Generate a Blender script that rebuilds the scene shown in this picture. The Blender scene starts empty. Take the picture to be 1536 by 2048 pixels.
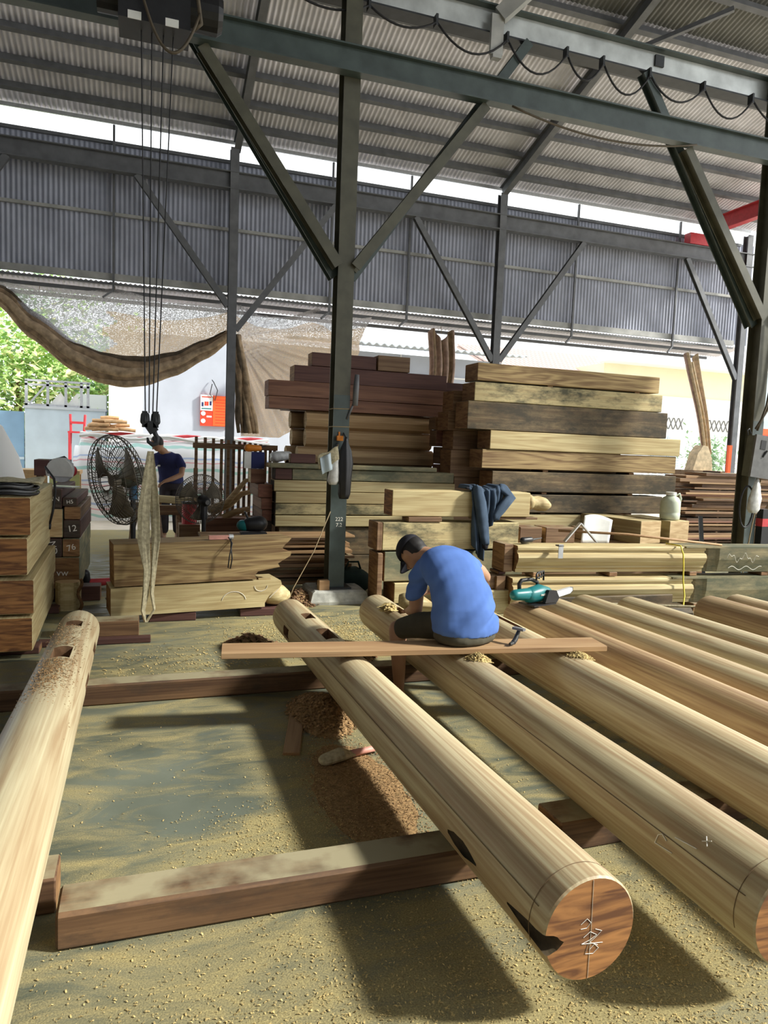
import bpy, bmesh, math, random
from mathutils import Vector, Matrix, noise

RND = random.Random(11)
scene = bpy.context.scene
COL = scene.collection

# ------------------------------------------------------------------ camera, sky, sun, exposure
cam_data = bpy.data.cameras.new('camera')
cam = bpy.data.objects.new('camera', cam_data)
COL.objects.link(cam)
cam_data.sensor_fit = 'VERTICAL'
cam_data.sensor_height = 36.0
cam_data.lens = 24.96
cam_data.clip_end = 300
_rot = Matrix(((0.947, -0.008, -0.32), (-0.318, 0.097, -0.943), (0.039, 0.995, 0.089)))
cam.matrix_world = Matrix.Translation((0, 0, 1.6)) @ _rot.to_quaternion().to_matrix().to_4x4()
scene.camera = cam

world = bpy.data.worlds.new('overcast_sky')
scene.world = world
world.use_nodes = True
_bg = world.node_tree.nodes['Background']
_bg.inputs['Color'].default_value = (0.93, 0.97, 1.0, 1)
_bg.inputs['Strength'].default_value = 1.5

sun_data = bpy.data.lights.new('sun', 'SUN')
sun = bpy.data.objects.new('sun', sun_data)
COL.objects.link(sun)
sun_data.energy = 4.6
sun_data.angle = math.radians(5)
sun_data.color = (1.0, 0.98, 0.90)
sun.rotation_euler = Vector((0.74, -0.31, 0.59)).to_track_quat('Z', 'Y').to_euler()
sun.location = (14, -6, 12)

scene.view_settings.view_transform = 'Standard'
scene.view_settings.look = 'None'
scene.view_settings.exposure = 0.55
scene.view_settings.gamma = 1.0
scene.view_settings.use_curve_mapping = False

scene.cycles.max_bounces = 8
scene.cycles.diffuse_bounces = 4
scene.cycles.glossy_bounces = 2
scene.cycles.transmission_bounces = 2
scene.cycles.transparent_max_bounces = 6

# ------------------------------------------------------------------ materials
MAT = {}

def new_mat(name):
    m = bpy.data.materials.new(name)
    m.use_nodes = True
    nt = m.node_tree
    b = nt.nodes['Principled BSDF']
    MAT[name] = m
    return m, nt, b

def plain(name, col, rough=0.6, metal=0.0, var=0.18, scale=14.0, bump=0.0, spec=0.4):
    """a colour with a little procedural unevenness"""
    m, nt, b = new_mat(name)
    tc = nt.nodes.new('ShaderNodeTexCoord')
    n = nt.nodes.new('ShaderNodeTexNoise'); n.inputs['Scale'].default_value = scale; n.inputs['Detail'].default_value = 5
    nt.links.new(tc.outputs['Object'], n.inputs['Vector'])
    r = nt.nodes.new('ShaderNodeValToRGB')
    r.color_ramp.elements[0].position = 0.3; r.color_ramp.elements[1].position = 0.7
    r.color_ramp.elements[0].color = tuple(c * (1 - var) for c in col) + (1,)
    r.color_ramp.elements[1].color = tuple(min(1, c * (1 + var)) for c in col) + (1,)
    nt.links.new(n.outputs['Fac'], r.inputs['Fac'])
    nt.links.new(r.outputs['Color'], b.inputs['Base Color'])
    b.inputs['Roughness'].default_value = rough
    b.inputs['Metallic'].default_value = metal
    b.inputs['Specular IOR Level'].default_value = spec
    if bump:
        bp = nt.nodes.new('ShaderNodeBump'); bp.inputs['Strength'].default_value = bump; bp.inputs['Distance'].default_value = 0.01
        nt.links.new(n.outputs['Fac'], bp.inputs['Height']); nt.links.new(bp.outputs['Normal'], b.inputs['Normal'])
    return m

def wood(name, light, dark, stain=None, stain_amt=0.0, ring=1.0, rough=0.62, sx=0.55, sy=10.0, dust=0.0):
    """grain runs along the local X axis"""
    m, nt, b = new_mat(name)
    N = nt.nodes.new; L = nt.links.new
    tc = N('ShaderNodeTexCoord'); oi = N('ShaderNodeObjectInfo')
    mul = N('ShaderNodeMath'); mul.operation = 'MULTIPLY'; mul.inputs[1].default_value = 41.0
    L(oi.outputs['Random'], mul.inputs[0])
    add = N('ShaderNodeVectorMath'); add.operation = 'ADD'
    L(tc.outputs['Object'], add.inputs[0]); L(mul.outputs[0], add.inputs[1])
    mp = N('ShaderNodeMapping'); mp.inputs['Scale'].default_value = (sx, sy, sy); L(add.outputs[0], mp.inputs['Vector'])
    n1 = N('ShaderNodeTexNoise'); n1.inputs['Scale'].default_value = 1.0; n1.inputs['Detail'].default_value = 3; n1.inputs['Distortion'].default_value = 0.6
    L(mp.outputs[0], n1.inputs['Vector'])
    # growth bands: noise field cut into contour lines
    sn = N('ShaderNodeMath'); sn.operation = 'MULTIPLY'; sn.inputs[1].default_value = 46.0 * ring; L(n1.outputs['Fac'], sn.inputs[0])
    si = N('ShaderNodeMath'); si.operation = 'SINE'; L(sn.outputs[0], si.inputs[0])
    mr = N('ShaderNodeMapRange'); mr.inputs['From Min'].default_value = -1; mr.inputs['From Max'].default_value = 1; L(si.outputs[0], mr.inputs['Value'])
    mp2 = N('ShaderNodeMapping'); mp2.inputs['Scale'].default_value = (2.2, 90, 90); L(add.outputs[0], mp2.inputs['Vector'])
    n2 = N('ShaderNodeTexNoise'); n2.inputs['Scale'].default_value = 1.0; n2.inputs['Detail'].default_value = 4; L(mp2.outputs[0], n2.inputs['Vector'])
    mix = N('ShaderNodeMath'); mix.operation = 'MULTIPLY_ADD'; mix.inputs[1].default_value = 0.34
    L(mr.outputs[0], mix.inputs[0])
    h2 = N('ShaderNodeMath'); h2.operation = 'MULTIPLY'; h2.inputs[1].default_value = 0.85; L(n2.outputs['Fac'], h2.inputs[0])
    L(h2.outputs[0], mix.inputs[2])
    n3 = N('ShaderNodeTexNoise'); n3.inputs['Scale'].default_value = 1.7; n3.inputs['Detail'].default_value = 2; L(add.outputs[0], n3.inputs['Vector'])
    tot = N('ShaderNodeMath'); tot.operation = 'MULTIPLY_ADD'; tot.inputs[1].default_value = 0.3; L(n3.outputs['Fac'], tot.inputs[0]); L(mix.outputs[0], tot.inputs[2])
    r = N('ShaderNodeValToRGB')
    r.color_ramp.elements[0].position = 0.42; r.color_ramp.elements[1].position = 1.0
    r.color_ramp.elements[0].color = tuple(light) + (1,); r.color_ramp.elements[1].color = tuple(dark) + (1,)
    L(tot.outputs[0], r.inputs['Fac'])
    out = r.outputs['Color']
    if stain is not None:
        n4 = N('ShaderNodeTexNoise'); n4.inputs['Scale'].default_value = 2.3; n4.inputs['Detail'].default_value = 9; n4.inputs['Roughness'].default_value = 0.72
        mp4 = N('ShaderNodeMapping'); mp4.inputs['Scale'].default_value = (0.8, 2.0, 2.0); L(add.outputs[0], mp4.inputs['Vector']); L(mp4.outputs[0], n4.inputs['Vector'])
        r4 = N('ShaderNodeValToRGB'); r4.color_ramp.elements[0].position = 0.62 - 0.3 * stain_amt; r4.color_ramp.elements[1].position = 0.74 - 0.2 * stain_amt
        L(n4.outputs['Fac'], r4.inputs['Fac'])
        mx = N('ShaderNodeMixRGB'); mx.inputs['Color2'].default_value = tuple(stain) + (1,)
        L(r4.outputs['Color'], mx.inputs['Fac']); L(out, mx.inputs['Color1']); out = mx.outputs['Color']
    if dust:
        # settled sawdust on upward facing sides
        ge = N('ShaderNodeNewGeometry'); sp = N('ShaderNodeSeparateXYZ'); L(ge.outputs['True Normal'], sp.inputs[0])
        n5 = N('ShaderNodeTexNoise'); n5.inputs['Scale'].default_value = 5.0; n5.inputs['Detail'].default_value = 8; L(add.outputs[0], n5.inputs['Vector'])
        up = N('ShaderNodeMapRange'); up.inputs['From Min'].default_value = 0.75; up.inputs['From Max'].default_value = 0.98; L(sp.outputs['Z'], up.inputs['Value'])
        nr = N('ShaderNodeMapRange'); nr.inputs['From Min'].default_value = 0.62-dust*0.4; nr.inputs['From Max'].default_value = 0.78-dust*0.3; L(n5.outputs['Fac'], nr.inputs['Value'])
        mu = N('ShaderNodeMath'); mu.operation = 'MULTIPLY'; L(up.outputs[0], mu.inputs[0]); L(nr.outputs[0], mu.inputs[1])
        md = N('ShaderNodeMixRGB'); md.inputs['Color2'].default_value = (0.34, 0.30, 0.19, 1); L(mu.outputs[0], md.inputs['Fac']); L(out, md.inputs['Color1']); out = md.outputs['Color']
    # each piece a touch lighter or darker
    hv = N('ShaderNodeHueSaturation'); mrv = N('ShaderNodeMapRange'); mrv.inputs['To Min'].default_value = 0.82; mrv.inputs['To Max'].default_value = 1.14
    L(oi.outputs['Random'], mrv.inputs['Value']); L(mrv.outputs[0], hv.inputs['Value']); L(out, hv.inputs['Color'])
    L(hv.outputs['Color'], b.inputs['Base Color'])
    b.inputs['Roughness'].default_value = rough
    b.inputs['Specular IOR Level'].default_value = 0.3
    bp = N('ShaderNodeBump'); bp.inputs['Strength'].default_value = 0.18; bp.inputs['Distance'].default_value = 0.004
    L(n2.outputs['Fac'], bp.inputs['Height']); L(bp.outputs['Normal'], b.inputs['Normal'])
    return m

def end_grain(name, light, dark, streak=18.0):
    m, nt, b = new_mat(name)
    N = nt.nodes.new; L = nt.links.new
    tc = N('ShaderNodeTexCoord'); oi = N('ShaderNodeObjectInfo')
    mul = N('ShaderNodeMath'); mul.operation = 'MULTIPLY'; mul.inputs[1].default_value = 23.0; L(oi.outputs['Random'], mul.inputs[0])
    add = N('ShaderNodeVectorMath'); add.operation = 'ADD'; L(tc.outputs['Object'], add.inputs[0]); L(mul.outputs[0], add.inputs[1])
    mp = N('ShaderNodeMapping'); mp.inputs['Rotation'].default_value = (0.5, 0, 0); mp.inputs['Scale'].default_value = (1, 3.0, streak); L(add.outputs[0], mp.inputs['Vector'])
    n = N('ShaderNodeTexNoise'); n.inputs['Scale'].default_value = 1.6; n.inputs['Detail'].default_value = 5; n.inputs['Distortion'].default_value = 0.8; L(mp.outputs[0], n.inputs['Vector'])
    r = N('ShaderNodeValToRGB'); r.color_ramp.elements[0].position = 0.36; r.color_ramp.elements[1].position = 0.66
    r.color_ramp.elements[0].color = tuple(dark) + (1,); r.color_ramp.elements[1].color = tuple(light) + (1,)
    L(n.outputs['Fac'], r.inputs['Fac']); L(r.outputs['Color'], b.inputs['Base Color'])
    b.inputs['Roughness'].default_value = 0.7
    return m

wood('wood_log', (0.68, 0.60, 0.385), (0.44, 0.315, 0.18), ring=0.9, sx=0.3, sy=8, rough=0.48)
wood('wood_log_brown', (0.56, 0.42, 0.24), (0.32, 0.20, 0.11), ring=0.9, sx=0.3, sy=8, rough=0.48)
wood('wood_pale', (0.60, 0.51, 0.28), (0.40, 0.30, 0.145), ring=0.6)
wood('wood_stripe', (0.52, 0.38, 0.18), (0.20, 0.12, 0.055), ring=1.0, sx=0.5, sy=6)
wood('wood_mottled', (0.58, 0.49, 0.26), (0.42, 0.32, 0.16), stain=(0.09, 0.085, 0.05), stain_amt=0.55, ring=0.5)
wood('wood_green_grey', (0.42, 0.36, 0.2), (0.28, 0.23, 0.13), stain=(0.13, 0.135, 0.085), stain_amt=0.9, ring=0.4)
wood('wood_old', (0.26, 0.19, 0.10), (0.13, 0.085, 0.045), stain=(0.06, 0.048, 0.03), stain_amt=0.8, ring=0.5)
wood('wood_brown', (0.30, 0.19, 0.105), (0.16, 0.09, 0.05), ring=0.6, dust=0.4)
wood('wood_red', (0.27, 0.135, 0.082), (0.15, 0.068, 0.045), ring=0.4)
wood('wood_maroon', (0.13, 0.062, 0.048), (0.075, 0.034, 0.03), ring=0.4)
wood('wood_cross', (0.19, 0.108, 0.056), (0.08, 0.042, 0.024), stain=(0.07, 0.045, 0.03), stain_amt=0.4, ring=0.5, dust=0.75)
wood('wood_plank', (0.44, 0.29, 0.155), (0.29, 0.17, 0.085), ring=0.4)
wood('wood_post', (0.50, 0.35, 0.18), (0.34, 0.21, 0.105), ring=0.3)
end_grain('end_orange', (0.42, 0.19, 0.06), (0.13, 0.05, 0.018), streak=26)
end_grain('end_brown', (0.33, 0.18, 0.075), (0.16, 0.075, 0.03))
end_grain('end_dark', (0.07, 0.05, 0.035), (0.035, 0.024, 0.018))
end_grain('end_pale', (0.60, 0.44, 0.24), (0.42, 0.28, 0.13))
end_grain('end_red', (0.28, 0.12, 0.07), (0.16, 0.06, 0.04))
plain('steel_green', (0.055, 0.075, 0.07), 0.42, 0.0, 0.25, 6, 0.05, 0.5)
plain('steel_olive', (0.085, 0.082, 0.055), 0.5, 0.0, 0.25, 6, 0.05, 0.5)
plain('steel_dark', (0.03, 0.033, 0.036), 0.45, 0.0, 0.3, 7, 0.05)
plain('steel_grey', (0.15, 0.155, 0.165), 0.5, 0.0, 0.2, 6, 0.03)
plain('steel_pale', (0.42, 0.42, 0.40), 0.5, 0.0, 0.2, 5, 0.03)
plain('bright_web', (0.55, 0.57, 0.55), 0.35, 0.6, 0.3, 3, 0.02)
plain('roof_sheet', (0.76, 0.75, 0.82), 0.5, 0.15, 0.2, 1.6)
plain('roof_sheet_dark', (0.20, 0.20, 0.19), 0.55, 0.1, 0.25, 1.6)  # darker tone for the sheets on the higher part of the roof
plain('wall_sheet', (0.40, 0.42, 0.50), 0.5, 0.1, 0.16, 1.8)
plain('galvanised', (0.62, 0.64, 0.66), 0.35, 0.4, 0.1, 20)
plain('concrete_block', (0.42, 0.42, 0.38), 0.85, 0.0, 0.25, 16, 0.4)
plain('outside_ground', (0.62, 0.55, 0.45), 0.9, 0.0, 0.12, 2.5, 0.1)
plain('sawdust', (0.48, 0.37, 0.16), 0.95, 0.0, 0.3, 60, 0.5)
plain('sawdust_brown', (0.30, 0.19, 0.085), 0.95, 0.0, 0.4, 60, 0.5)
plain('shaving', (0.50, 0.38, 0.16), 0.85, 0.0, 0.6, 45)
plain('shaving_brown', (0.33, 0.2, 0.09), 0.8, 0.0, 0.5, 45)
plain('bark', (0.20, 0.11, 0.055), 0.85, 0.0, 0.4, 22, 0.4)
plain('rope_black', (0.02, 0.02, 0.022), 0.6)
plain('cable_brown', (0.09, 0.07, 0.045), 0.6)
plain('sling_web', (0.42, 0.37, 0.24), 0.85, 0.0, 0.3, 40, 0.3)
plain('black_plastic', (0.018, 0.018, 0.02), 0.4)
plain('grey_plastic', (0.12, 0.12, 0.12), 0.45)
plain('teal_plastic', (0.012, 0.16, 0.17), 0.35, 0.0, 0.12)
plain('orange_plastic', (0.75, 0.24, 0.02), 0.4, 0.0, 0.1)
plain('red_paint', (0.55, 0.05, 0.06), 0.45, 0.0, 0.12)
plain('pink_handle', (0.62, 0.30, 0.24), 0.5)
plain('sign_red', (0.80, 0.06, 0.025), 0.5, 0.0, 0.04)
plain('sign_orange', (0.85, 0.13, 0.03), 0.5, 0.0, 0.04)
plain('white_plastic', (0.80, 0.80, 0.76), 0.45, 0.0, 0.06)
plain('jug_plastic', (0.55, 0.60, 0.47), 0.4, 0.0, 0.08)
plain('blue_shirt', (0.09, 0.175, 0.46), 0.9, 0.0, 0.16, 5, 0.1, 0.2)
plain('navy_shirt', (0.035, 0.042, 0.13), 0.9, 0.0, 0.15, 6, 0.1, 0.2)
plain('shorts_cloth', (0.075, 0.068, 0.048), 0.9, 0.0, 0.2, 8, 0.1, 0.2)
plain('trousers_cloth', (0.05, 0.045, 0.06), 0.9, 0.0, 0.2, 8, 0.1, 0.2)
plain('cap_cloth', (0.018, 0.018, 0.024), 0.85, 0.0, 0.2, 10, 0.05, 0.2)
plain('skin', (0.42, 0.235, 0.145), 0.6, 0.0, 0.1, 8)
plain('hair', (0.012, 0.01, 0.01), 0.6)
plain('jacket_cloth', (0.055, 0.082, 0.125), 0.9, 0.0, 0.22, 9, 0.15, 0.2)
plain('dark_green_cloth', (0.018, 0.04, 0.036), 0.85, 0.0, 0.2, 9, 0.1)
plain('clear_bag', (0.62, 0.62, 0.60), 0.3, 0.0, 0.25, 18)
plain('house_yellow', (0.78, 0.74, 0.52), 0.8, 0.0, 0.05, 1.0)
plain('house_white', (0.85, 0.85, 0.83), 0.8, 0.0, 0.04, 1.0)
plain('house_grey', (0.47, 0.50, 0.56), 0.8, 0.0, 0.1, 1.2)
plain('shed_grey', (0.50, 0.54, 0.56), 0.7, 0.0, 0.08, 1.0)
plain('roof_tile', (0.52, 0.38, 0.33), 0.8, 0.0, 0.2, 3.0)
plain('blue_sheet', (0.22, 0.36, 0.50), 0.5, 0.0, 0.1, 2)
plain('pale_sheet', (0.52, 0.62, 0.68), 0.45, 0.0, 0.1, 2)
plain('leaf_bright', (0.46, 0.66, 0.22), 0.6, 0.0, 0.4, 3)
plain('leaf_blue', (0.34, 0.50, 0.32), 0.6, 0.0, 0.4, 3)
plain('leaf_yellow', (0.66, 0.68, 0.30), 0.6, 0.0, 0.3, 3)
plain('chalk', (0.80, 0.78, 0.70), 0.9, 0.0, 0.05)
plain('pencil', (0.16, 0.10, 0.05), 0.8)
plain('yellow_cord', (0.72, 0.60, 0.06), 0.6)
plain('jute_string', (0.30, 0.23, 0.13), 0.8)
plain('cardboard', (0.55, 0.36, 0.18), 0.8, 0.0, 0.1)
plain('firewood', (0.60, 0.38, 0.20), 0.8, 0.0, 0.25, 9)
plain('paper_white', (0.80, 0.80, 0.75), 0.7, 0.0, 0.05)
plain('bare_blade', (0.20, 0.17, 0.12), 0.6, 0.0, 0.3, 12)
plain('cage_wire', (0.10, 0.085, 0.065), 0.6, 0.2, 0.3, 30)
plain('fan_green', (0.09, 0.095, 0.07), 0.5)
plain('fan_blue', (0.04, 0.17, 0.30), 0.5)
plain('curtain_brown', (0.52, 0.37, 0.30), 0.9, 0.0, 0.25, 12, 0.2)
plain('curtain_gold', (0.66, 0.52, 0.34), 0.9, 0.0, 0.25, 12, 0.2)
plain('net_roll_dark', (0.10, 0.075, 0.05), 0.95, 0.0, 0.45, 9, 0.3)
plain('net_roll_tan', (0.46, 0.34, 0.22), 0.95, 0.0, 0.4, 9, 0.3)
plain('net_roll', (0.30, 0.21, 0.13), 0.95, 0.0, 0.45, 9, 0.3)

def net(name, col, hole, scale, trans=0.35):
    """shade cloth: woven threads with see-through gaps"""
    m, nt, b = new_mat(name)
    N = nt.nodes.new; L = nt.links.new
    tc = N('ShaderNodeTexCoord')
    mp = N('ShaderNodeMapping'); mp.inputs['Scale'].default_value = (scale * 0.35, scale, scale); L(tc.outputs['Object'], mp.inputs['Vector'])
    n = N('ShaderNodeTexNoise'); n.inputs['Scale'].default_value = 1.0; n.inputs['Detail'].default_value = 6; n.inputs['Roughness'].default_value = 0.75; L(mp.outputs[0], n.inputs['Vector'])
    r = N('ShaderNodeValToRGB'); r.color_ramp.elements[0].position = hole - 0.05; r.color_ramp.elements[1].position = hole + 0.06
    r.color_ramp.elements[0].color = (0.12, 0.12, 0.12, 1)
    L(n.outputs['Fac'], r.inputs['Fac']); L(r.outputs['Color'], b.inputs['Alpha'])
    n2 = N('ShaderNodeTexNoise'); n2.inputs['Scale'].default_value = 3.0; n2.inputs['Detail'].default_value = 4; L(tc.outputs['Object'], n2.inputs['Vector'])
    r2 = N('ShaderNodeValToRGB'); r2.color_ramp.elements[0].color = tuple(c * 0.7 for c in col) + (1,); r2.color_ramp.elements[1].color = tuple(min(1, c * 1.25) for c in col) + (1,)
    L(n2.outputs['Fac'], r2.inputs['Fac']); L(r2.outputs['Color'], b.inputs['Base Color'])
    b.inputs['Roughness'].default_value = 0.9
    tr = N('ShaderNodeBsdfTranslucent'); L(r2.outputs['Color'], tr.inputs['Color'])
    mxs = N('ShaderNodeMixShader'); mxs.inputs['Fac'].default_value = trans
    trp = N('ShaderNodeBsdfTransparent'); m2 = N('ShaderNodeMixShader')
    L(b.outputs[0], mxs.inputs[1]); L(tr.outputs[0], mxs.inputs[2])
    L(r.outputs['Color'], m2.inputs['Fac']); L(trp.outputs[0], m2.inputs[1]); L(mxs.outputs[0], m2.inputs[2])
    b.inputs['Alpha'].default_value = 1.0
    for l in list(nt.links):
        if l.to_socket == b.inputs['Alpha']: nt.links.remove(l)
    L(m2.outputs[0], nt.nodes['Material Output'].inputs['Surface'])
    return m
net('net_tan', (0.62, 0.48, 0.34), 0.42, 130, 0.62)
net('net_grey', (0.55, 0.54, 0.56), 0.44, 110, 0.6)

def tarp(name):
    m, nt, b = new_mat(name)
    N = nt.nodes.new; L = nt.links.new
    tc = N('ShaderNodeTexCoord'); sep = N('ShaderNodeSeparateXYZ'); L(tc.outputs['Object'], sep.inputs[0])
    n = N('ShaderNodeTexNoise'); n.inputs['Scale'].default_value = 1.5; L(tc.outputs['Object'], n.inputs['Vector'])
    ma = N('ShaderNodeMath'); ma.operation = 'MULTIPLY_ADD'; ma.inputs[1].default_value = 0.25; L(n.outputs['Fac'], ma.inputs[0]); L(sep.outputs['Z'], ma.inputs[2])
    fr = N('ShaderNodeMath'); fr.operation = 'MULTIPLY'; fr.inputs[1].default_value = 2.2; L(ma.outputs[0], fr.inputs[0])
    f2 = N('ShaderNodeMath'); f2.operation = 'FRACT'; L(fr.outputs[0], f2.inputs[0])
    r = N('ShaderNodeValToRGB'); r.color_ramp.interpolation = 'CONSTANT'
    es = r.color_ramp.elements; es[0].position = 0; es[0].color = (0.85, 0.86, 0.86, 1); es[1].position = 0.42; es[1].color = (0.42, 0.68, 0.62, 1)
    for p, c in ((0.54, (0.86, 0.86, 0.86, 1)), (0.74, (0.78, 0.45, 0.47, 1)), (0.80, (0.86, 0.86, 0.86, 1)), (0.92, (0.45, 0.55, 0.75, 1))):
        e = es.new(p); e.color = c
    L(f2.outputs[0], r.inputs['Fac']); L(r.outputs['Color'], b.inputs['Base Color']); b.inputs['Roughness'].default_value = 0.6
tarp('tarp_stripe')

def floor_mat():
    m, nt, b = new_mat('workshop_floor')
    N = nt.nodes.new; L = nt.links.new
    tc = N('ShaderNodeTexCoord'); at = N('ShaderNodeAttribute'); at.attribute_name = 'dust'
    mp = N('ShaderNodeMapping'); mp.inputs['Rotation'].default_value = (0, 0, 0.35); mp.inputs['Scale'].default_value = (1.0, 2.6, 1); L(tc.outputs['Object'], mp.inputs['Vector'])
    n1 = N('ShaderNodeTexNoise'); n1.inputs['Scale'].default_value = 2.2; n1.inputs['Detail'].default_value = 8; n1.inputs['Roughness'].default_value = 0.62; n1.inputs['Distortion'].default_value = 1.4; L(mp.outputs[0], n1.inputs['Vector'])
    n2 = N('ShaderNodeTexNoise'); n2.inputs['Scale'].default_value = 170; n2.inputs['Detail'].default_value = 6; n2.inputs['Roughness'].default_value = 0.7; L(tc.outputs['Object'], n2.inputs['Vector'])
    a = N('ShaderNodeMath'); a.operation = 'MULTIPLY_ADD'; a.inputs[1].default_value = 3.2; L(n1.outputs['Fac'], a.inputs[0]); a.inputs[2].default_value = -1.52
    s1 = N('ShaderNodeMath'); s1.operation = 'ADD'; L(a.outputs[0], s1.inputs[0]); L(at.outputs['Fac'], s1.inputs[1])
    a2 = N('ShaderNodeMath'); a2.operation = 'MULTIPLY_ADD'; a2.inputs[1].default_value = 0.7; L(n2.outputs['Fac'], a2.inputs[0]); a2.inputs[2].default_value = -0.35
    s2 = N('ShaderNodeMath'); s2.operation = 'ADD'; s2.use_clamp = True; L(s1.outputs[0], s2.inputs[0]); L(a2.outputs[0], s2.inputs[1])
    n3 = N('ShaderNodeTexNoise'); n3.inputs['Scale'].default_value = 1.1; n3.inputs['Detail'].default_value = 7; L(tc.outputs['Object'], n3.inputs['Vector'])
    rc = N('ShaderNodeValToRGB'); rc.color_ramp.elements[0].position = 0.35; rc.color_ramp.elements[1].position = 0.7
    rc.color_ramp.elements[0].color = (0.07, 0.085, 0.065, 1); rc.color_ramp.elements[1].color = (0.20, 0.22, 0.17, 1); L(n3.outputs['Fac'], rc.inputs['Fac'])
    rs = N('ShaderNodeValToRGB'); rs.color_ramp.elements[0].position = 0.35; rs.color_ramp.elements[1].position = 0.68
    rs.color_ramp.elements[0].color = (0.20, 0.165, 0.075, 1); rs.color_ramp.elements[1].color = (0.50, 0.42, 0.19, 1); L(n2.outputs['Fac'], rs.inputs['Fac'])
    mx = N('ShaderNodeMixRGB'); L(s2.outputs[0], mx.inputs['Fac']); L(rc.outputs['Color'], mx.inputs['Color1']); L(rs.outputs['Color'], mx.inputs['Color2'])
    L(mx.outputs['Color'], b.inputs['Base Color'])
    mr = N('ShaderNodeMapRange'); mr.inputs['To Min'].default_value = 0.34; mr.inputs['To Max'].default_value = 0.95; L(s2.outputs[0], mr.inputs['Value']); L(mr.outputs[0], b.inputs['Roughness'])
    bp = N('ShaderNodeBump'); bp.inputs['Distance'].default_value = 0.008
    mm = N('ShaderNodeMath'); mm.operation = 'MULTIPLY'; L(n2.outputs['Fac'], mm.inputs[0]); L(s2.outputs[0], mm.inputs[1])
    L(mm.outputs[0], bp.inputs['Height']); bp.inputs['Strength'].default_value = 0.45; L(bp.outputs['Normal'], b.inputs['Normal'])
floor_mat()

# ------------------------------------------------------------------ mesh builder
def vec(p): return Vector(p)

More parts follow.
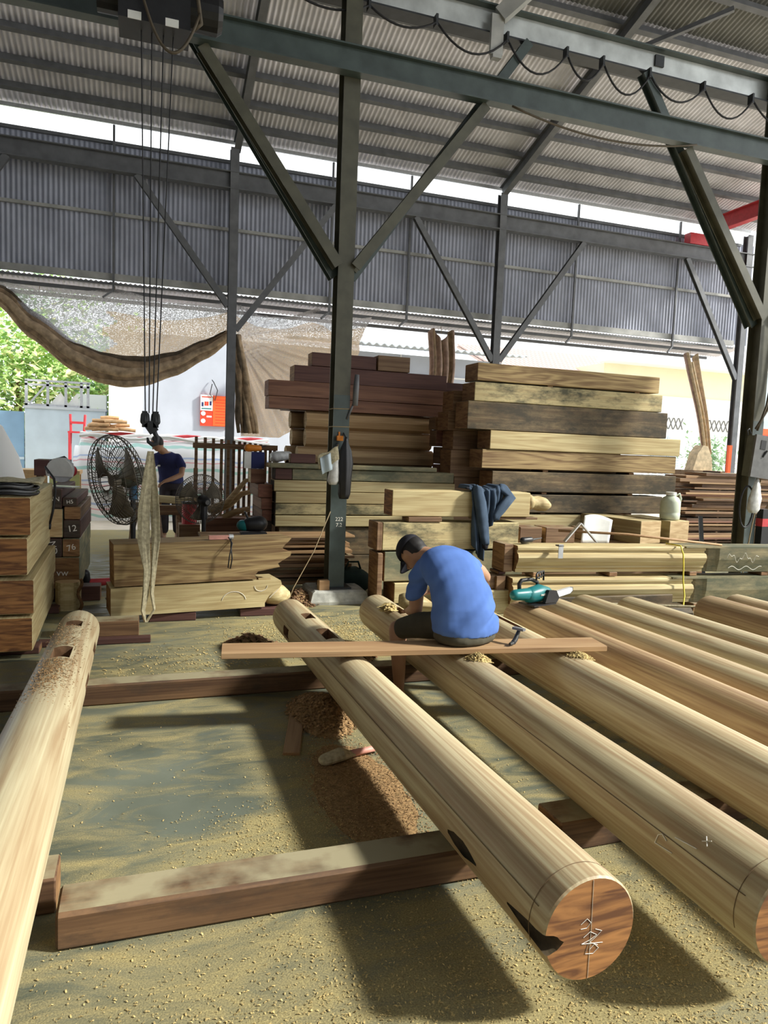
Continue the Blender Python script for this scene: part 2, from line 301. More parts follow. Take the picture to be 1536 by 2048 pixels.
class MB:
    def __init__(s): s.v = []; s.f = []; s.m = []
    def face(s, idx, m=0): s.f.append(tuple(idx)); s.m.append(m)
    def box(s, x0, x1, y0, y1, z0, z1, m=0):
        b = len(s.v)
        s.v += [Vector(p) for p in ((x0,y0,z0),(x1,y0,z0),(x1,y1,z0),(x0,y1,z0),(x0,y0,z1),(x1,y0,z1),(x1,y1,z1),(x0,y1,z1))]
        for q in ((0,3,2,1),(4,5,6,7),(0,1,5,4),(1,2,6,5),(2,3,7,6),(3,0,4,7)): s.face([b+i for i in q], m)
        return s
    def beam(s, p0, p1, w, h, up=(0,0,1), m=0, w1=None, h1=None):
        p0, p1 = vec(p0), vec(p1); d = (p1-p0).normalized()
        side = d.cross(vec(up))
        if side.length < 1e-4: side = d.cross(Vector((1,0,0)))
        side.normalize(); u = side.cross(d).normalized()
        b = len(s.v)
        for p, ww, hh in ((p0,w,h),(p1,w1 or w,h1 or h)):
            for a, c in ((-1,-1),(1,-1),(1,1),(-1,1)): s.v.append(p + side*(a*ww/2) + u*(c*hh/2))
        for q in ((0,1,2,3),(7,6,5,4),(0,4,5,1),(1,5,6,2),(2,6,7,3),(3,7,4,0)): s.face([b+i for i in q], m)
        return s
    def hbeam(s, p0, p1, w, h, t=0.014, up=(0,0,1), m=0, mweb=None):
        """two flanges (width w) h apart along 'up', joined by a web"""
        p0, p1 = vec(p0), vec(p1); d = (p1-p0).normalized()
        side = d.cross(vec(up)).normalized(); u = side.cross(d).normalized()
        for sg in (-1, 1):
            o = u*(sg*(h/2-t/2)); s.beam(p0+o, p1+o, w, t, u, m)
        s.beam(p0, p1, t, h-2*t-0.0006, u, m if mweb is None else mweb)
        return s
    def ringpts(s, c, a, b, n): return [c + a*math.cos(2*math.pi*i/n) + b*math.sin(2*math.pi*i/n) for i in range(n)]
    def loft(s, rings, m=0, caps=True, closed=True):
        b = len(s.v); n = len(rings[0])
        for r in rings: s.v += r
        for k in range(len(rings)-1):
            for i in range(n if closed else n-1):
                j = (i+1) % n
                s.face((b+k*n+i, b+k*n+j, b+(k+1)*n+j, b+(k+1)*n+i), m)
        if caps:
            s.face([b+i for i in range(n)][::-1], m); s.face([b+(len(rings)-1)*n+i for i in range(n)], m)
        return s
    def tube(s, pts, r, n=8, m=0, caps=True):
        pts = [vec(p) for p in pts]; rings = []; ref = None
        for i, p in enumerate(pts):
            d = (pts[min(i+1, len(pts)-1)] - pts[max(i-1, 0)]).normalized()
            if ref is None:
                ref = d.cross(Vector((0,0,1)))
                if ref.length < 0.05: ref = d.cross(Vector((1,0,0)))
            ref = (ref - d*ref.dot(d)).normalized(); o = d.cross(ref)
            rr = r[i] if isinstance(r, (list, tuple)) else r
            rings.append(s.ringpts(p, ref*rr, o*rr, n))
        return s.loft(rings, m, caps)
    def limb(s, pts, radii, n=14, m=0, flat=None, side=None):
        """rounded tapering limb; flat squeezes the ring along the second axis"""
        pts = [vec(p) for p in pts]; P = []; R = []
        d0 = (pts[0]-pts[1]).normalized(); d1 = (pts[-1]-pts[-2]).normalized()
        for a in (80, 55, 28): P.append(pts[0] + d0*radii[0]*math.sin(math.radians(a))); R.append(radii[0]*math.cos(math.radians(a)))
        P += pts; R += list(radii)
        for a in (28, 55, 80): P.append(pts[-1] + d1*radii[-1]*math.sin(math.radians(a))); R.append(radii[-1]*math.cos(math.radians(a)))
        rings = []; ref = vec(side) if side else None
        for i, p in enumerate(P):
            d = (P[min(i+1, len(P)-1)] - P[max(i-1, 0)]).normalized()
            if ref is None:
                ref = d.cross(Vector((0,0,1)))
                if ref.length < 0.05: ref = d.cross(Vector((1,0,0)))
            ref = (ref - d*ref.dot(d)).normalized(); o = d.cross(ref)
            rings.append(s.ringpts(p, ref*R[i], o*R[i]*(flat or 1.0), n))
        return s.loft(rings, m)
    def ball(s, c, rx, ry, rz, n=16, k=10, m=0, mat=None):
        c = vec(c); rings = []
        for j in range(1, k):
            a = math.pi*j/k
            rings.append([Vector((rx*math.sin(a)*math.cos(2*math.pi*i/n), ry*math.sin(a)*math.sin(2*math.pi*i/n), -rz*math.cos(a))) for i in range(n)])
        if mat is not None: rings = [[mat @ p for p in r] for r in rings]
        return s.loft([[c+p for p in r] for r in rings], m)
    def prism(s, poly, axis_o, ax_u, ax_v, ax_w, m=0, mcap=None):
        """polygon (u,v) extruded by the vector ax_w from axis_o"""
        o, u, v, w = vec(axis_o), vec(ax_u), vec(ax_v), vec(ax_w); b = len(s.v); n = len(poly)
        s.v += [o+u*a+v*c for a, c in poly] + [o+u*a+v*c+w for a, c in poly]
        for i in range(n):
            j = (i+1) % n; s.face((b+i, b+j, b+n+j, b+n+i), m)
        mc = m if mcap is None else mcap
        s.face([b+i for i in range(n)][::-1], mc); s.face([b+n+i for i in range(n)], mc)
        return s
    def grid(s, fn, nu, nv, m=0):
        b = len(s.v)
        for j in range(nv+1):
            for i in range(nu+1): s.v.append(vec(fn(i/nu, j/nv)))
        for j in range(nv):
            for i in range(nu):
                a = b+j*(nu+1)+i; mm = m(i/nu, j/nv) if callable(m) else m
                s.face((a, a+1, a+nu+2, a+nu+1), mm)
        return s
    def mesh(s, name, mats, smooth=False):
        me = bpy.data.meshes.new(name)
        me.from_pydata([tuple(p) for p in s.v], [], s.f)
        for k in (mats if isinstance(mats, (list, tuple)) else [mats]): me.materials.append(MAT[k])
        me.polygons.foreach_set('material_index', s.m)
        if smooth: me.polygons.foreach_set('use_smooth', [True]*len(s.f))
        bm = bmesh.new(); bm.from_mesh(me); bmesh.ops.recalc_face_normals(bm, faces=bm.faces[:]); bm.to_mesh(me); bm.free()
        me.update(); return me
    def build(s, name, mats, parent=None, loc=None, rot=None, smooth=False):
        o = bpy.data.objects.new(name, s.mesh(name, mats, smooth)); COL.objects.link(o)
        if parent: o.parent = parent
        if loc is not None: o.location = loc
        if rot is not None: o.rotation_euler = rot
        return o

def auto_smooth(o, ang=40):
    bm = bmesh.new(); bm.from_mesh(o.data)
    for f in bm.faces: f.smooth = True
    for e in bm.edges:
        if len(e.link_faces) == 2 and e.calc_face_angle(0) > math.radians(ang): e.smooth = False
    bm.to_mesh(o.data); bm.free(); return o

def tag(o, label, cat, group=None):
    o['label'] = label; o['category'] = cat
    if group: o['group'] = group
    return o

def thing(name, label, cat, loc=(0,0,0), rz=0.0, group=None):
    o = bpy.data.objects.new(name, None); COL.objects.link(o); o.empty_display_size = 0.1
    o.location = loc; o.rotation_euler = (0,0,rz)
    return tag(o, label, cat, group)

def structure(o):
    o['kind'] = 'structure'; return o

def solidify(o, t, off=0.0):
    md = o.modifiers.new('thickness', 'SOLIDIFY'); md.thickness = t; md.offset = off; return o

def baked(o):
    """turn modifiers into plain mesh"""
    dg = bpy.context.evaluated_depsgraph_get()
    me = bpy.data.meshes.new_from_object(o.evaluated_get(dg))
    o.modifiers.clear(); o.data = me; return o

def text_mesh(txt, size, mat, parent, mtx, name='lettering', thick=0.0008, bold=0.0):
    cu = bpy.data.curves.new(name, 'FONT'); cu.body = txt; cu.size = size; cu.extrude = thick; cu.offset = bold
    cu.align_x = 'CENTER'; cu.align_y = 'CENTER'
    t = bpy.data.objects.new(name, cu); COL.objects.link(t)
    dg = bpy.context.evaluated_depsgraph_get()
    me = bpy.data.meshes.new_from_object(t.evaluated_get(dg))
    bpy.data.objects.remove(t); bpy.data.curves.remove(cu)
    me.materials.clear(); me.materials.append(MAT[mat])
    o = bpy.data.objects.new(name, me); COL.objects.link(o); o.parent = parent; o.matrix_local = mtx; return o

def displace(o, fn):
    """fn(position, normal) -> new position for every vertex"""
    me = o.data; nn = [v.normal.copy() for v in me.vertices]
    co = []
    for v, n_ in zip(me.vertices, nn): co += fn(v.co.copy(), n_)[:]
    me.vertices.foreach_set('co', co); me.update(); return o

def nz(x, y=0.0, z=0.0): return noise.noise(Vector((x, y, z)))
# ------------------------------------------------------------------ floor and ground
def dust_at(x, y):
    """how thick the sawdust lies (0 bare concrete .. 1 covered)"""
    d = 0.30
    def blob(cx, cy, rx, ry, a, rot=0.0):
        c, s_ = math.cos(rot), math.sin(rot); u = ((x-cx)*c+(y-cy)*s_)/rx; v = (-(x-cx)*s_+(y-cy)*c)/ry
        return a*math.exp(-(u*u+v*v))
    d += blob(1.2, 1.7, 2.2, 0.55, 0.55)            # near the camera
    d += blob(0.55, 2.72, 0.42, 0.26, 0.55, 0.5)    # swept crescent
    d += blob(0.72, 3.15, 0.2, 0.4, 0.4)
    d += blob(-0.05, 2.62, 0.4, 0.14, 0.30)
    d += blob(1.52, 3.3, 0.16, 2.2, 0.6)            # between the logs
    d += blob(2.12, 3.2, 0.14, 2.4, 0.6)
    d += blob(1.4, 5.9, 0.9, 0.6, 0.5)
    d += blob(0.3, 4.95, 0.9, 0.2, 0.25)
    d += blob(0.9, 3.9, 0.35, 0.5, 0.3)
    d -= blob(0.18, 3.25, 0.35, 0.4, 0.42)          # swept, shiny patch
    d -= blob(0.35, 5.5, 0.7, 0.25, 0.22)
    d += blob(0.0, 12.0, 3.5, 1.6, 0.9)
    return max(0.0, min(1.0, d))

def frange(a, b, st):
    out = []; x = a
    while x < b-1e-6: out.append(x); x += st
    out.append(b); return out
xs = frange(-9, -1.6, 1.2) + frange(-1.5, 6.0, 0.06) + frange(6.5, 13, 0.6)
ys = frange(-9, 0.8, 0.8) + frange(1.0, 7.6, 0.06) + frange(8, 13.2, 0.4)
mb = MB(); nx = len(xs)
for y in ys:
    for x in xs: mb.v.append(Vector((x, y, 0)))
for j in range(len(ys)-1):
    for i in range(nx-1): mb.face((j*nx+i, j*nx+i+1, (j+1)*nx+i+1, (j+1)*nx+i))
floor = structure(mb.build('floor', 'workshop_floor'))
at_ = floor.data.attributes.new('dust', 'FLOAT', 'POINT')
at_.data.foreach_set('value', [dust_at(v.co.x, v.co.y) for v in floor.data.vertices])
floor['label'] = 'dark concrete workshop floor strewn with yellow sawdust'

mb = MB()
mb.grid(lambda u, v: (-40+90*u, 13.2+50*v, -0.03), 6, 4)
structure(mb.build('ground_outside', 'outside_ground'))
mb = MB(); mb.grid(lambda u, v: (-40+90*u, -30+21*v, -0.03), 4, 2); structure(mb.build('ground_yard', 'outside_ground'))
mb = MB(); mb.grid(lambda u, v: (13+37*u, -9+22.2*v, -0.03), 2, 2); structure(mb.build('ground_side', 'outside_ground'))
mb = MB(); mb.grid(lambda u, v: (-40+31*u, -9+22.2*v, -0.03), 2, 2); structure(mb.build('ground_flank', 'outside_ground'))

# ------------------------------------------------------------------ roof: sheets, purlins, rafters
RY, RZ, RS = 12.72, 6.66, 0.30          # low edge of the roof and its slope
def rz_(y): return RZ + RS*(RY-y)
roof = bpy.data.objects.new('roof', None); COL.objects.link(roof); structure(roof)
roof['label'] = 'sloping corrugated metal roof on dark purlins'
PITCH = 0.076
def corrugated(width, length, amp, seg=6):
    n = int(round(width/PITCH))*seg; mb = MB()
    mb.grid(lambda u, v: (u*width, v*length, amp*math.sin(2*math.pi*u*width/PITCH)), n, 1)
    return mb
SW = PITCH*13
sl = math.hypot(1, RS); ROOFLEN = 21.0*sl
YSPLIT = 9.15
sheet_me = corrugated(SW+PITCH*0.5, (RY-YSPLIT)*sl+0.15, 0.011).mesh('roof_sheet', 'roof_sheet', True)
upper_me = corrugated(SW+PITCH*0.5, (YSPLIT+8.3)*sl, 0.011).mesh('dark_roof_sheet', 'roof_sheet_dark', True)  # darker sheets from the split up to the high end
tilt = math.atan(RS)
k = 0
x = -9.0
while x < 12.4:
    for nm, me_, y_, dz in (('roof_sheet', sheet_me, RY, 0.0), ('dark_roof_sheet', upper_me, YSPLIT, 0.006)):
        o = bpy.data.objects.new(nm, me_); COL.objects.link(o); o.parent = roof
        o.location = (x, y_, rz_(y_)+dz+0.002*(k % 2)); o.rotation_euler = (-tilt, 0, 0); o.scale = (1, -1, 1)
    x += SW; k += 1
pur_y = [12.25, 11.75, 11.2, 10.45, 9.75, 9.05, 8.35, 7.4, 6.4, 5.4, 4.4, 3.4, 2.4, 1.4, 0.4, -0.6, -1.6, -2.8, -4.0, -5.2, -6.4, -7.6]
for y in pur_y:
    z = rz_(y)-0.075
    mb = MB(); mb.box(-9, 12.5, -0.03, 0.03, -0.06, 0.055)
    mb.box(-9, 12.5, -0.05, -0.03, -0.06, -0.045)
    o = mb.build('purlin', 'steel_grey', roof, (0, y, z), (-tilt, 0, 0))
# bright galvanised trim at the low edge
MB().box(-9, 12.5, -0.01, 0.015, -0.03, 0.03).build('edge_flashing', 'galvanised', roof, (0, 12.66, rz_(12.66)-0.06))
for xr in (-3.6, 1.42, 6.36):
    mb = MB(); mb.hbeam((xr, 12.5, rz_(12.5)-0.24), (xr, 2.0, rz_(2.0)-0.24), 0.11, 0.2, 0.012)
    mb.build('rafter', 'steel_grey', roof)
mb = MB(); mb.beam((6.36, 9.3, rz_(9.3)-0.36), (7.5, 8.2, rz_(8.2)-0.32), 0.06, 0.06); mb.build('rafter_tie', 'steel_grey', roof)

# ------------------------------------------------------------------ back wall: sheets, girts, hangers
wall = bpy.data.objects.new('wall_back', None); COL.objects.link(wall); structure(wall)
wall['label'] = 'blue grey corrugated sheet wall hanging above the open back'
wall_me = corrugated(SW+PITCH*0.5, 2.17, 0.011).mesh('wall_sheet', 'wall_sheet', True)
x = -9.0; k = 0
while x < 12.3:
    o = bpy.data.objects.new('wall_sheet', wall_me); COL.objects.link(o); o.parent = wall
    o.location = (x, 12.80+0.002*(k % 2), 4.2); o.rotation_euler = (math.radians(90), 0, 0)
    x += SW; k += 1
for z, h, mname in ((5.22, 0.05, 'steel_pale'), (4.22, 0.11, 'steel_pale'), (6.33, 0.05, 'steel_grey')):
    MB().box(-9, 12.35, 12.73, 12.78, z-h/2, z+h/2).build('girt', mname, wall)
MB().box(-9, 12.35, 12.74, 12.80, 4.10, 4.13).build('girt', 'steel_grey', wall)
for xh in (-3.3, -0.50, 3.12, 4.60, 8.16, 10.65):
    mb = MB(); mb.box(xh-0.018, xh+0.018, 12.66, 12.70, 3.98, 6.58)
    mb.beam((xh, 12.68, 4.0), (xh-0.16, 12.62, 3.86), 0.03, 0.03)
    mb.build('hanger_bar', 'steel_grey', wall)
MB().prism([(-8.6, 0), (12.8, 0), (12.8, rz_(12.8)-0.1), (-8.2, rz_(-8.2)-0.1)], (-9.0, 0, 0), (0, 1, 0), (0, 0, 1), (0.05, 0, 0)).build('added_wall_left', 'wall_sheet')['kind'] = 'structure'  # unseen wall, added to cut light coming in from the left
MB().box(-9.0, 7.0, -8.5, -8.45, 0, 12.2).build('added_wall_front', 'wall_sheet')['kind'] = 'structure'  # unseen wall behind the camera, added to cut light and raise contrast
# small lean-to eave outside the wall
eave = bpy.data.objects.new('lean_to_eave', None); COL.objects.link(eave); structure(eave)
ev = corrugated(SW+PITCH*0.5, 0.8, 0.012).mesh('eave_sheet', 'roof_sheet', True)
x = -9.0
while x < 12.3:
    o = bpy.data.objects.new('eave_sheet', ev); COL.objects.link(o); o.parent = eave
    o.location = (x, 12.84, 4.16); o.rotation_euler = (math.radians(-8), 0, 0); x += SW
for yy in (13.05, 13.5): MB().box(-9, 12.35, yy, yy+0.04, 4.02-0.14*(yy-13.05)/0.45*0.5, 4.08-0.14*(yy-13.05)/0.45*0.5).build('eave_rail', 'steel_grey', eave)

# ------------------------------------------------------------------ steel frame
def tube_path(a, b, sag, n=10):
    a, b = vec(a), vec(b)
    return [a.lerp(b, i/n) + Vector((0, 0, -sag*4*(i/n)*(1-i/n))) for i in range(n+1)]

o = MB().hbeam((-9, 6.93, 5.29), (12.4, 6.93, 5.29), 0.12, 0.25, 0.016).build('tie_beam', 'steel_green')
tag(o, 'dark green steel beam crossing in front of the central pillar', 'steel beam')
o = thing('runway_beam', 'steel runway beam with shiny web and hanging cable loops under roof', 'steel beam', (0, 7.22, 6.12))
MB().box(-9, 12.4, -0.09, 0.09, -0.15, -0.132).build('lower_flange', 'steel_dark', o)
MB().box(-9, 12.4, -0.09, 0.09, 0.132, 0.15).build('upper_flange', 'steel_green', o)
MB().box(-9, 12.4, -0.008, 0.008, -0.13, 0.13).build('web', 'bright_web', o)
mb = MB(); mb.beam((3.48, -0.12, 0.02), (4.25, -0.5, 0.75), 0.09, 0.16); mb.build('diagonal_strut', 'steel_pale', o)
mb = MB(); mb.box(3.38, 3.52, -0.14, -0.1, -0.38, 0.02); mb.box(3.40, 3.50, -0.16, -0.09, -0.42, -0.38); mb.build('hanging_bracket', 'steel_pale', o)
mb = MB(); mb.box(5.52, 5.64, -0.03, 0.03, -0.02, 0.1); mb.build('stiffener', 'steel_dark', o)
fx = [1.2, 2.05, 2.76, 3.56, 4.28, 4.74, 5.36, 6.12, 6.84, 7.7, 8.6]
for i in range(len(fx)-1):
    mb = MB(); mb.tube(tube_path((fx[i], -0.16, -0.22), (fx[i+1], -0.16, -0.22), 0.12 if i < 2 else 0.22+0.05*(i % 2)), 0.011, 6)
    mb.build('cable_loop', 'rope_black', o, smooth=True)
    mb = MB(); mb.box(fx[i]-0.012, fx[i]+0.012, -0.17, -0.09, -0.25, -0.14); mb.build('cable_clip', 'steel_dark', o)

def pillar(name, label, x, y, foot):
    t = thing(name, label, 'steel pillar', (x, y, 0))
    mb = MB(); mb.hbeam((0, 0.1, foot), (0, 0.1, 7.9), 0.165, 0.2, 0.014, (0, 1, 0)); mb.build('shaft', 'steel_olive', t)
    mb = MB(); mb.box(-0.0835, 0.0835, -0.003, -0.0005, foot, 2.12); mb.build('painted_face', 'steel_green', t)
    for sg in (-1, 1):
        mb = MB(); mb.hbeam((sg*0.085, 0.02, 3.38), (sg*1.42, 0.0, 5.15), 0.10, 0.13, 0.012, (0, 1, 0)); mb.build('brace', 'steel_olive', t)
        mb = MB(); mb.hbeam((sg*0.085, 0.16, 3.30), (sg*1.95, 0.14, 5.95), 0.10, 0.12, 0.012, (0, 1, 0)); mb.build('brace', 'steel_green', t)
    MB().box(-0.15, 0.15, -0.05, 0.25, foot, foot+0.018).build('base_plate', 'steel_dark', t)
    return t
p1 = pillar('steel_pillar', 'central steel pillar with forked braces standing on a concrete block', 1.885, 7.0, 0.14)
p2 = pillar('steel_pillar', 'steel pillar at the right edge carrying a switch box and wires', 7.28, 7.0, 0.0)
for zc, a in ((0.86, '222'), (0.80, '7.2')):
    text_mesh(a, 0.055, 'chalk', p1, Matrix.Translation((0.01, -0.0045, zc)) @ Matrix.Rotation(math.radians(90), 4, 'X'), 'chalk_number')
for zc in (1.98, 1.80):
    mb = MB(); mb.tube([(-0.09, -0.006, zc), (0.09, -0.006, zc+0.004), (0.09, 0.206, zc), (-0.09, 0.206, zc), (-0.09, -0.006, zc)], 0.005, 5); mb.build('wire_tie', 'jute_string', p1)
mb = MB(); mb.beam((0.06, 0.0, 1.88), (0.13, -0.02, 2.08), 0.022, 0.022); mb.tube([(0.13, -0.03, 2.02), (0.135, -0.03, 2.20), (0.14, -0.03, 2.33)], [0.028, 0.03, 0.022], 10); mb.build('lamp_bracket', 'steel_grey', p1, smooth=True)

mb = MB(); rg = []
for z, s_ in ((0, 1.0), (0.03, 1.02), (0.12, 0.94), (0.14, 0.86)):
    rg.append([Vector((1.90+0.30*s_*cx*(1+0.06*nz(cx*3, cy*3, z*9)), 7.13+0.26*s_*cy, z)) for cx, cy in ((-1,-1),(-.4,-1.04),(.3,-.98),(1,-1),(1.04,0),(1,1),(0,1),(-1,1),(-1.05,0))])
mb.loft(rg); o = mb.build('footing_block', 'concrete_block'); tag(o, 'grey concrete footing block under the central pillar', 'concrete block')

def back_column(x, label, braces):
    t = thing('steel_column', label, 'steel column', (x, 12.45, 0))
    mb = MB(); mb.hbeam((0, 0, 0), (0, 0, rz_(12.45)-0.3), 0.14, 0.14, 0.01, (0, 1, 0)); mb.build('shaft', 'steel_grey', t)
    for (xa, za, zb) in braces:
        mb = MB(); mb.hbeam((0.07 if xa > x else -0.07, -0.02, zb), (xa-x, -0.02, za), 0.10, 0.09, 0.01, (0, 1, 0)); mb.build('brace', 'steel_grey', t)
    MB().box(-0.13, 0.13, -0.13, 0.13, 0, 0.015).build('base_plate', 'steel_dark', t)
back_column(1.38, 'back wall column beside the red sign with two forked braces', [(-0.15, 5.78, 3.88), (3.13, 5.78, 3.5)])
back_column(6.35, 'back wall column whose braces fork just above the tall timber stack', [(4.61, 5.78, 3.35), (8.16, 5.78, 3.35)])
back_column(12.25, 'back wall column at far right beside the hanging gold curtain', [(10.65, 5.78, 3.4)])
back_column(-3.6, 'back wall column outside the left edge of the opening', [(-2.0, 5.78, 3.5)])
o = MB().hbeam((-9, 12.45, 5.92), (12.4, 12.45, 5.92), 0.16, 0.28, 0.016).build('back_runway_beam', 'steel_grey'); tag(o, 'grey steel runway beam along the top of the back wall', 'steel beam')
# red crane bridge between the two runway beams
t = thing('crane_bridge', 'red overhead crane girder resting on the back runway beam', 'crane girder', (11.1, 0, 6.27))
MB().hbeam((0, 7.4, 0.16), (0, 12.2, 0.16), 0.16, 0.30, 0.018).build('girder', 'red_paint', t)
mb = MB(); mb.box(-0.45, 0.45, 12.36, 12.54, -0.20, 0.02); mb.build('end_carriage', 'red_paint', t)
for sx in (-0.32, 0.32):
    mb = MB(); mb.tube([(sx, 12.38, -0.15), (sx, 12.52, -0.15)], 0.055, 12); mb.build('wheel', 'steel_dark', t)
# loose wire under the tie beam
o = MB().tube(tube_path((3.55, 6.86, 5.15), (5.9, 6.86, 5.16), 0.14, 16), 0.011, 6).build('sagging_cable', 'cable_brown', smooth=True); tag(o, 'brown cable sagging under the dark green beam', 'cable')

# ------------------------------------------------------------------ hoist, ropes, hook, sling
t = thing('electric_hoist', 'black electric hoist hanging high under the roof at upper left', 'hoist', (0.12, 6.35, 4.85))
MB().box(-0.34, 0.20, -0.16, 0.16, 0.0, 0.5).build('body', 'black_plastic', t)
mb = MB(); mb.tube([(0.2, 0, 0.24), (0.42, 0, 0.24), (0.46, 0, 0.24)], [0.15, 0.15, 0.12], 18); mb.build('motor', 'black_plastic', t, smooth=False)
mb = MB(); mb.tube([(-0.5, 0, 0.26), (-0.34, 0, 0.26)], 0.17, 18); mb.build('gearbox', 'black_plastic', t)
for xx in (-0.22, 0.06):
    MB().box(xx-0.05, xx+0.05, -0.166, -0.161, -0.005, 0.055).build('label_plate', 'white_plastic', t)
MB().box(-0.3, 0.3, -0.07, 0.07, 0.5, 0.72).build('trolley', 'steel_dark', t)
mb = MB(); mb.hbeam((-0.05, -7.0, 0.86), (-0.05, 0.78, 0.86), 0.16, 0.26, 0.016); mb.build('girder', 'steel_dark', t)
mb = MB(); mb.tube(tube_path((-0.2, -0.2, 0.3), (0.27, -0.2, 0.12), 0.42, 18), 0.012, 6); mb.build('control_cable', 'cable_brown', t, smooth=True)
mb = MB(); mb.tube([(0.25, -0.2, 0.7), (0.24, -0.2, 0.3), (0.28, -0.19, 0.05), (0.22, -0.17, 0.0)], 0.018, 6); mb.build('control_cable', 'cable_brown', t, smooth=True)
mb = MB()
for xt, xb in ((-0.17, 0.005), (-0.09, 0.035), (0.0, 0.065), (0.075, 0.095)):
    mb = MB(); mb.tube([(xt, 0.0, 0.0), (xb-0.12, 0.0, -3.03)], 0.006, 6); mb.build('wire_rope', 'rope_black', t)
t = thing('hook_block', 'black double pulley hook block hanging on four ropes', 'hook', (0.045, 6.35, 1.60))
for sx in (-1, 1):
    mb = MB(); mb.box(sx*0.045-0.022, sx*0.045+0.022, -0.03, 0.03, 0.10, 0.235); mb.limb([(sx*0.042, 0, 0.20), (sx*0.042, 0, 0.15)], [0.03, 0.034], 12, flat=1.2); mb.build('pulley_cheek', 'steel_dark', t)
mb = MB(); mb.beam((-0.02, 0, 0.14), (0.035, 0, 0.06), 0.06, 0.08); mb.build('crosshead', 'steel_dark', t)
mb = MB(); mb.tube([(0.03, 0, 0.09), (0.04, 0, 0.05), (0.06, 0, 0.015), (0.055, 0, -0.03), (0.02, 0, -0.045), (-0.015, 0, -0.02), (-0.022, 0, 0.015)], [0.02, 0.02, 0.023, 0.024, 0.02, 0.016, 0.008], 10); mb.build('hook', 'steel_dark', t, smooth=True)
def ribbon(path, widths, th, dirs):
    mb = MB(); rg = []
    for i, p in enumerate(path):
        p = vec(p); d = vec(dirs[i]).normalized(); w = widths[i]/2
        t_ = (vec(path[min(i+1, len(path)-1)]) - vec(path[max(i-1, 0)])).normalized(); nrm = t_.cross(d).normalized()*th/2
        rg.append([p-d*w-nrm, p-d*w*0.3-nrm*1.8, p+d*w*0.3-nrm*0.6, p+d*w-nrm, p+d*w+nrm, p+d*w*0.3+nrm*0.6, p-d*w*0.3+nrm*1.8, p-d*w+nrm])
    mb.loft(rg); return mb
t = thing('lifting_sling', 'long khaki webbing sling hanging in a loop from the hook', 'sling', (0.0, 6.22, 0.0))
pth = [(0.05, 0.11, 1.50), (0.03, 0.10, 1.3), (0.00, 0.08, 1.0), (0.00, 0.05, 0.75), (0.03, 0.03, 0.5), (0.02, 0.02, 0.3), (0.0, 0.0, 0.16), (0.02, 0.0, 0.06)]
ribbon(pth, [0.05, 0.075, 0.10, 0.10, 0.06, 0.07, 0.05, 0.03], 0.012, [(1, 0.2, 0), (1, 0.3, 0), (1, 0.2, 0), (1, 0, 0), (1, 0.5, 0), (0.8, 1, 0), (0.7, 1, 0), (0.3, 1, 0)]).build('front_strand', 'sling_web', t, smooth=False)
pth = [(0.05, 0.15, 1.50), (0.07, 0.16, 1.3), (0.09, 0.15, 1.0), (0.10, 0.10, 0.75), (0.085, 0.06, 0.5), (0.07, 0.04, 0.3), (0.09, 0.02, 0.16), (0.03, 0.01, 0.06)]
ribbon(pth, [0.05, 0.06, 0.08, 0.07, 0.05, 0.05, 0.04, 0.03], 0.012, [(1, 0.2, 0), (1, -0.3, 0), (1, -0.4, 0), (1, -0.2, 0), (0.7, 0.6, 0), (0.5, 1, 0), (0.3, 1, 0), (0.3, 1, 0)]).build('rear_strand', 'sling_web', t, smooth=False)
# ------------------------------------------------------------------ timbers (grain along local X)
def timber_mesh(L, D, H, mats, cham=0.007, jit=0.004, seed=0, seg=None):
    rr = random.Random(seed); mb = MB(); n = seg or max(2, int(L/0.4)); rg = []
    c = min(cham, D*0.2, H*0.2)
    for i in range(n+1):
        x = L*i/n; j = [rr.uniform(-jit, jit) for _ in range(4)]
        y0, y1, z0, z1 = 0+abs(j[0])*0.5, D-abs(j[1])*0.5, 0.0, H-abs(j[3])*0.6
        rg.append([Vector((x, y, z)) for y, z in ((y0+c, z0), (y1-c, z0), (y1, z0+c), (y1, z1-c), (y1-c, z1), (y0+c, z1), (y0, z1-c), (y0, z0+c))])
    # slight bevel towards both ends
    def shrink(r, x): return [Vector((x, c*0.7+p.y*(D-1.4*c)/D, c*0.7+p.z*(H-1.4*c)/H)) for p in r]
    rg[0] = [Vector((c*0.7, p.y, p.z)) for p in rg[0]]; rg[-1] = [Vector((L-c*0.7, p.y, p.z)) for p in rg[-1]]
    full = [shrink(rg[0], 0)] + rg + [shrink(rg[-1], L)]
    b = len(mb.v); mb.loft(full)
    mb.m[-1] = 1; mb.m[-2] = 1
    return mb.mesh('timber', mats)

_seed = [100]
def timber(name, label, x0, x1, y0, depth, z0, z1, mat='wood_pale', end='end_brown', rz=0.0, cat='timber', group=None, cham=0.007, jit=0.004, ry=0.0):
    """x0..x1 along the length, y0 near face, depth backwards, z0..z1; rz turns it about its near left corner"""
    _seed[0] += 1
    o = bpy.data.objects.new(name, timber_mesh(x1-x0, depth, z1-z0, [mat, end], cham, jit, _seed[0])); COL.objects.link(o)
    o.location = (x0, y0, z0); o.rotation_euler = (0, ry, rz)
    if label: tag(o, label, cat, group)
    return o

def timber_y(name, label, x0, x1, y0, y1, z0, z1, mat='wood_pale', end='end_brown', rz=0.0, cat='timber', group=None, **k):
    """lies along Y, its end towards the camera at y0"""
    o = timber(name, label, 0, y1-y0, 0, x1-x0, z0, z1, mat, end, 0, cat, group, **k)
    o.location = (x1, y0, z0); o.rotation_euler = (0, 0, math.radians(90)+rz); return o

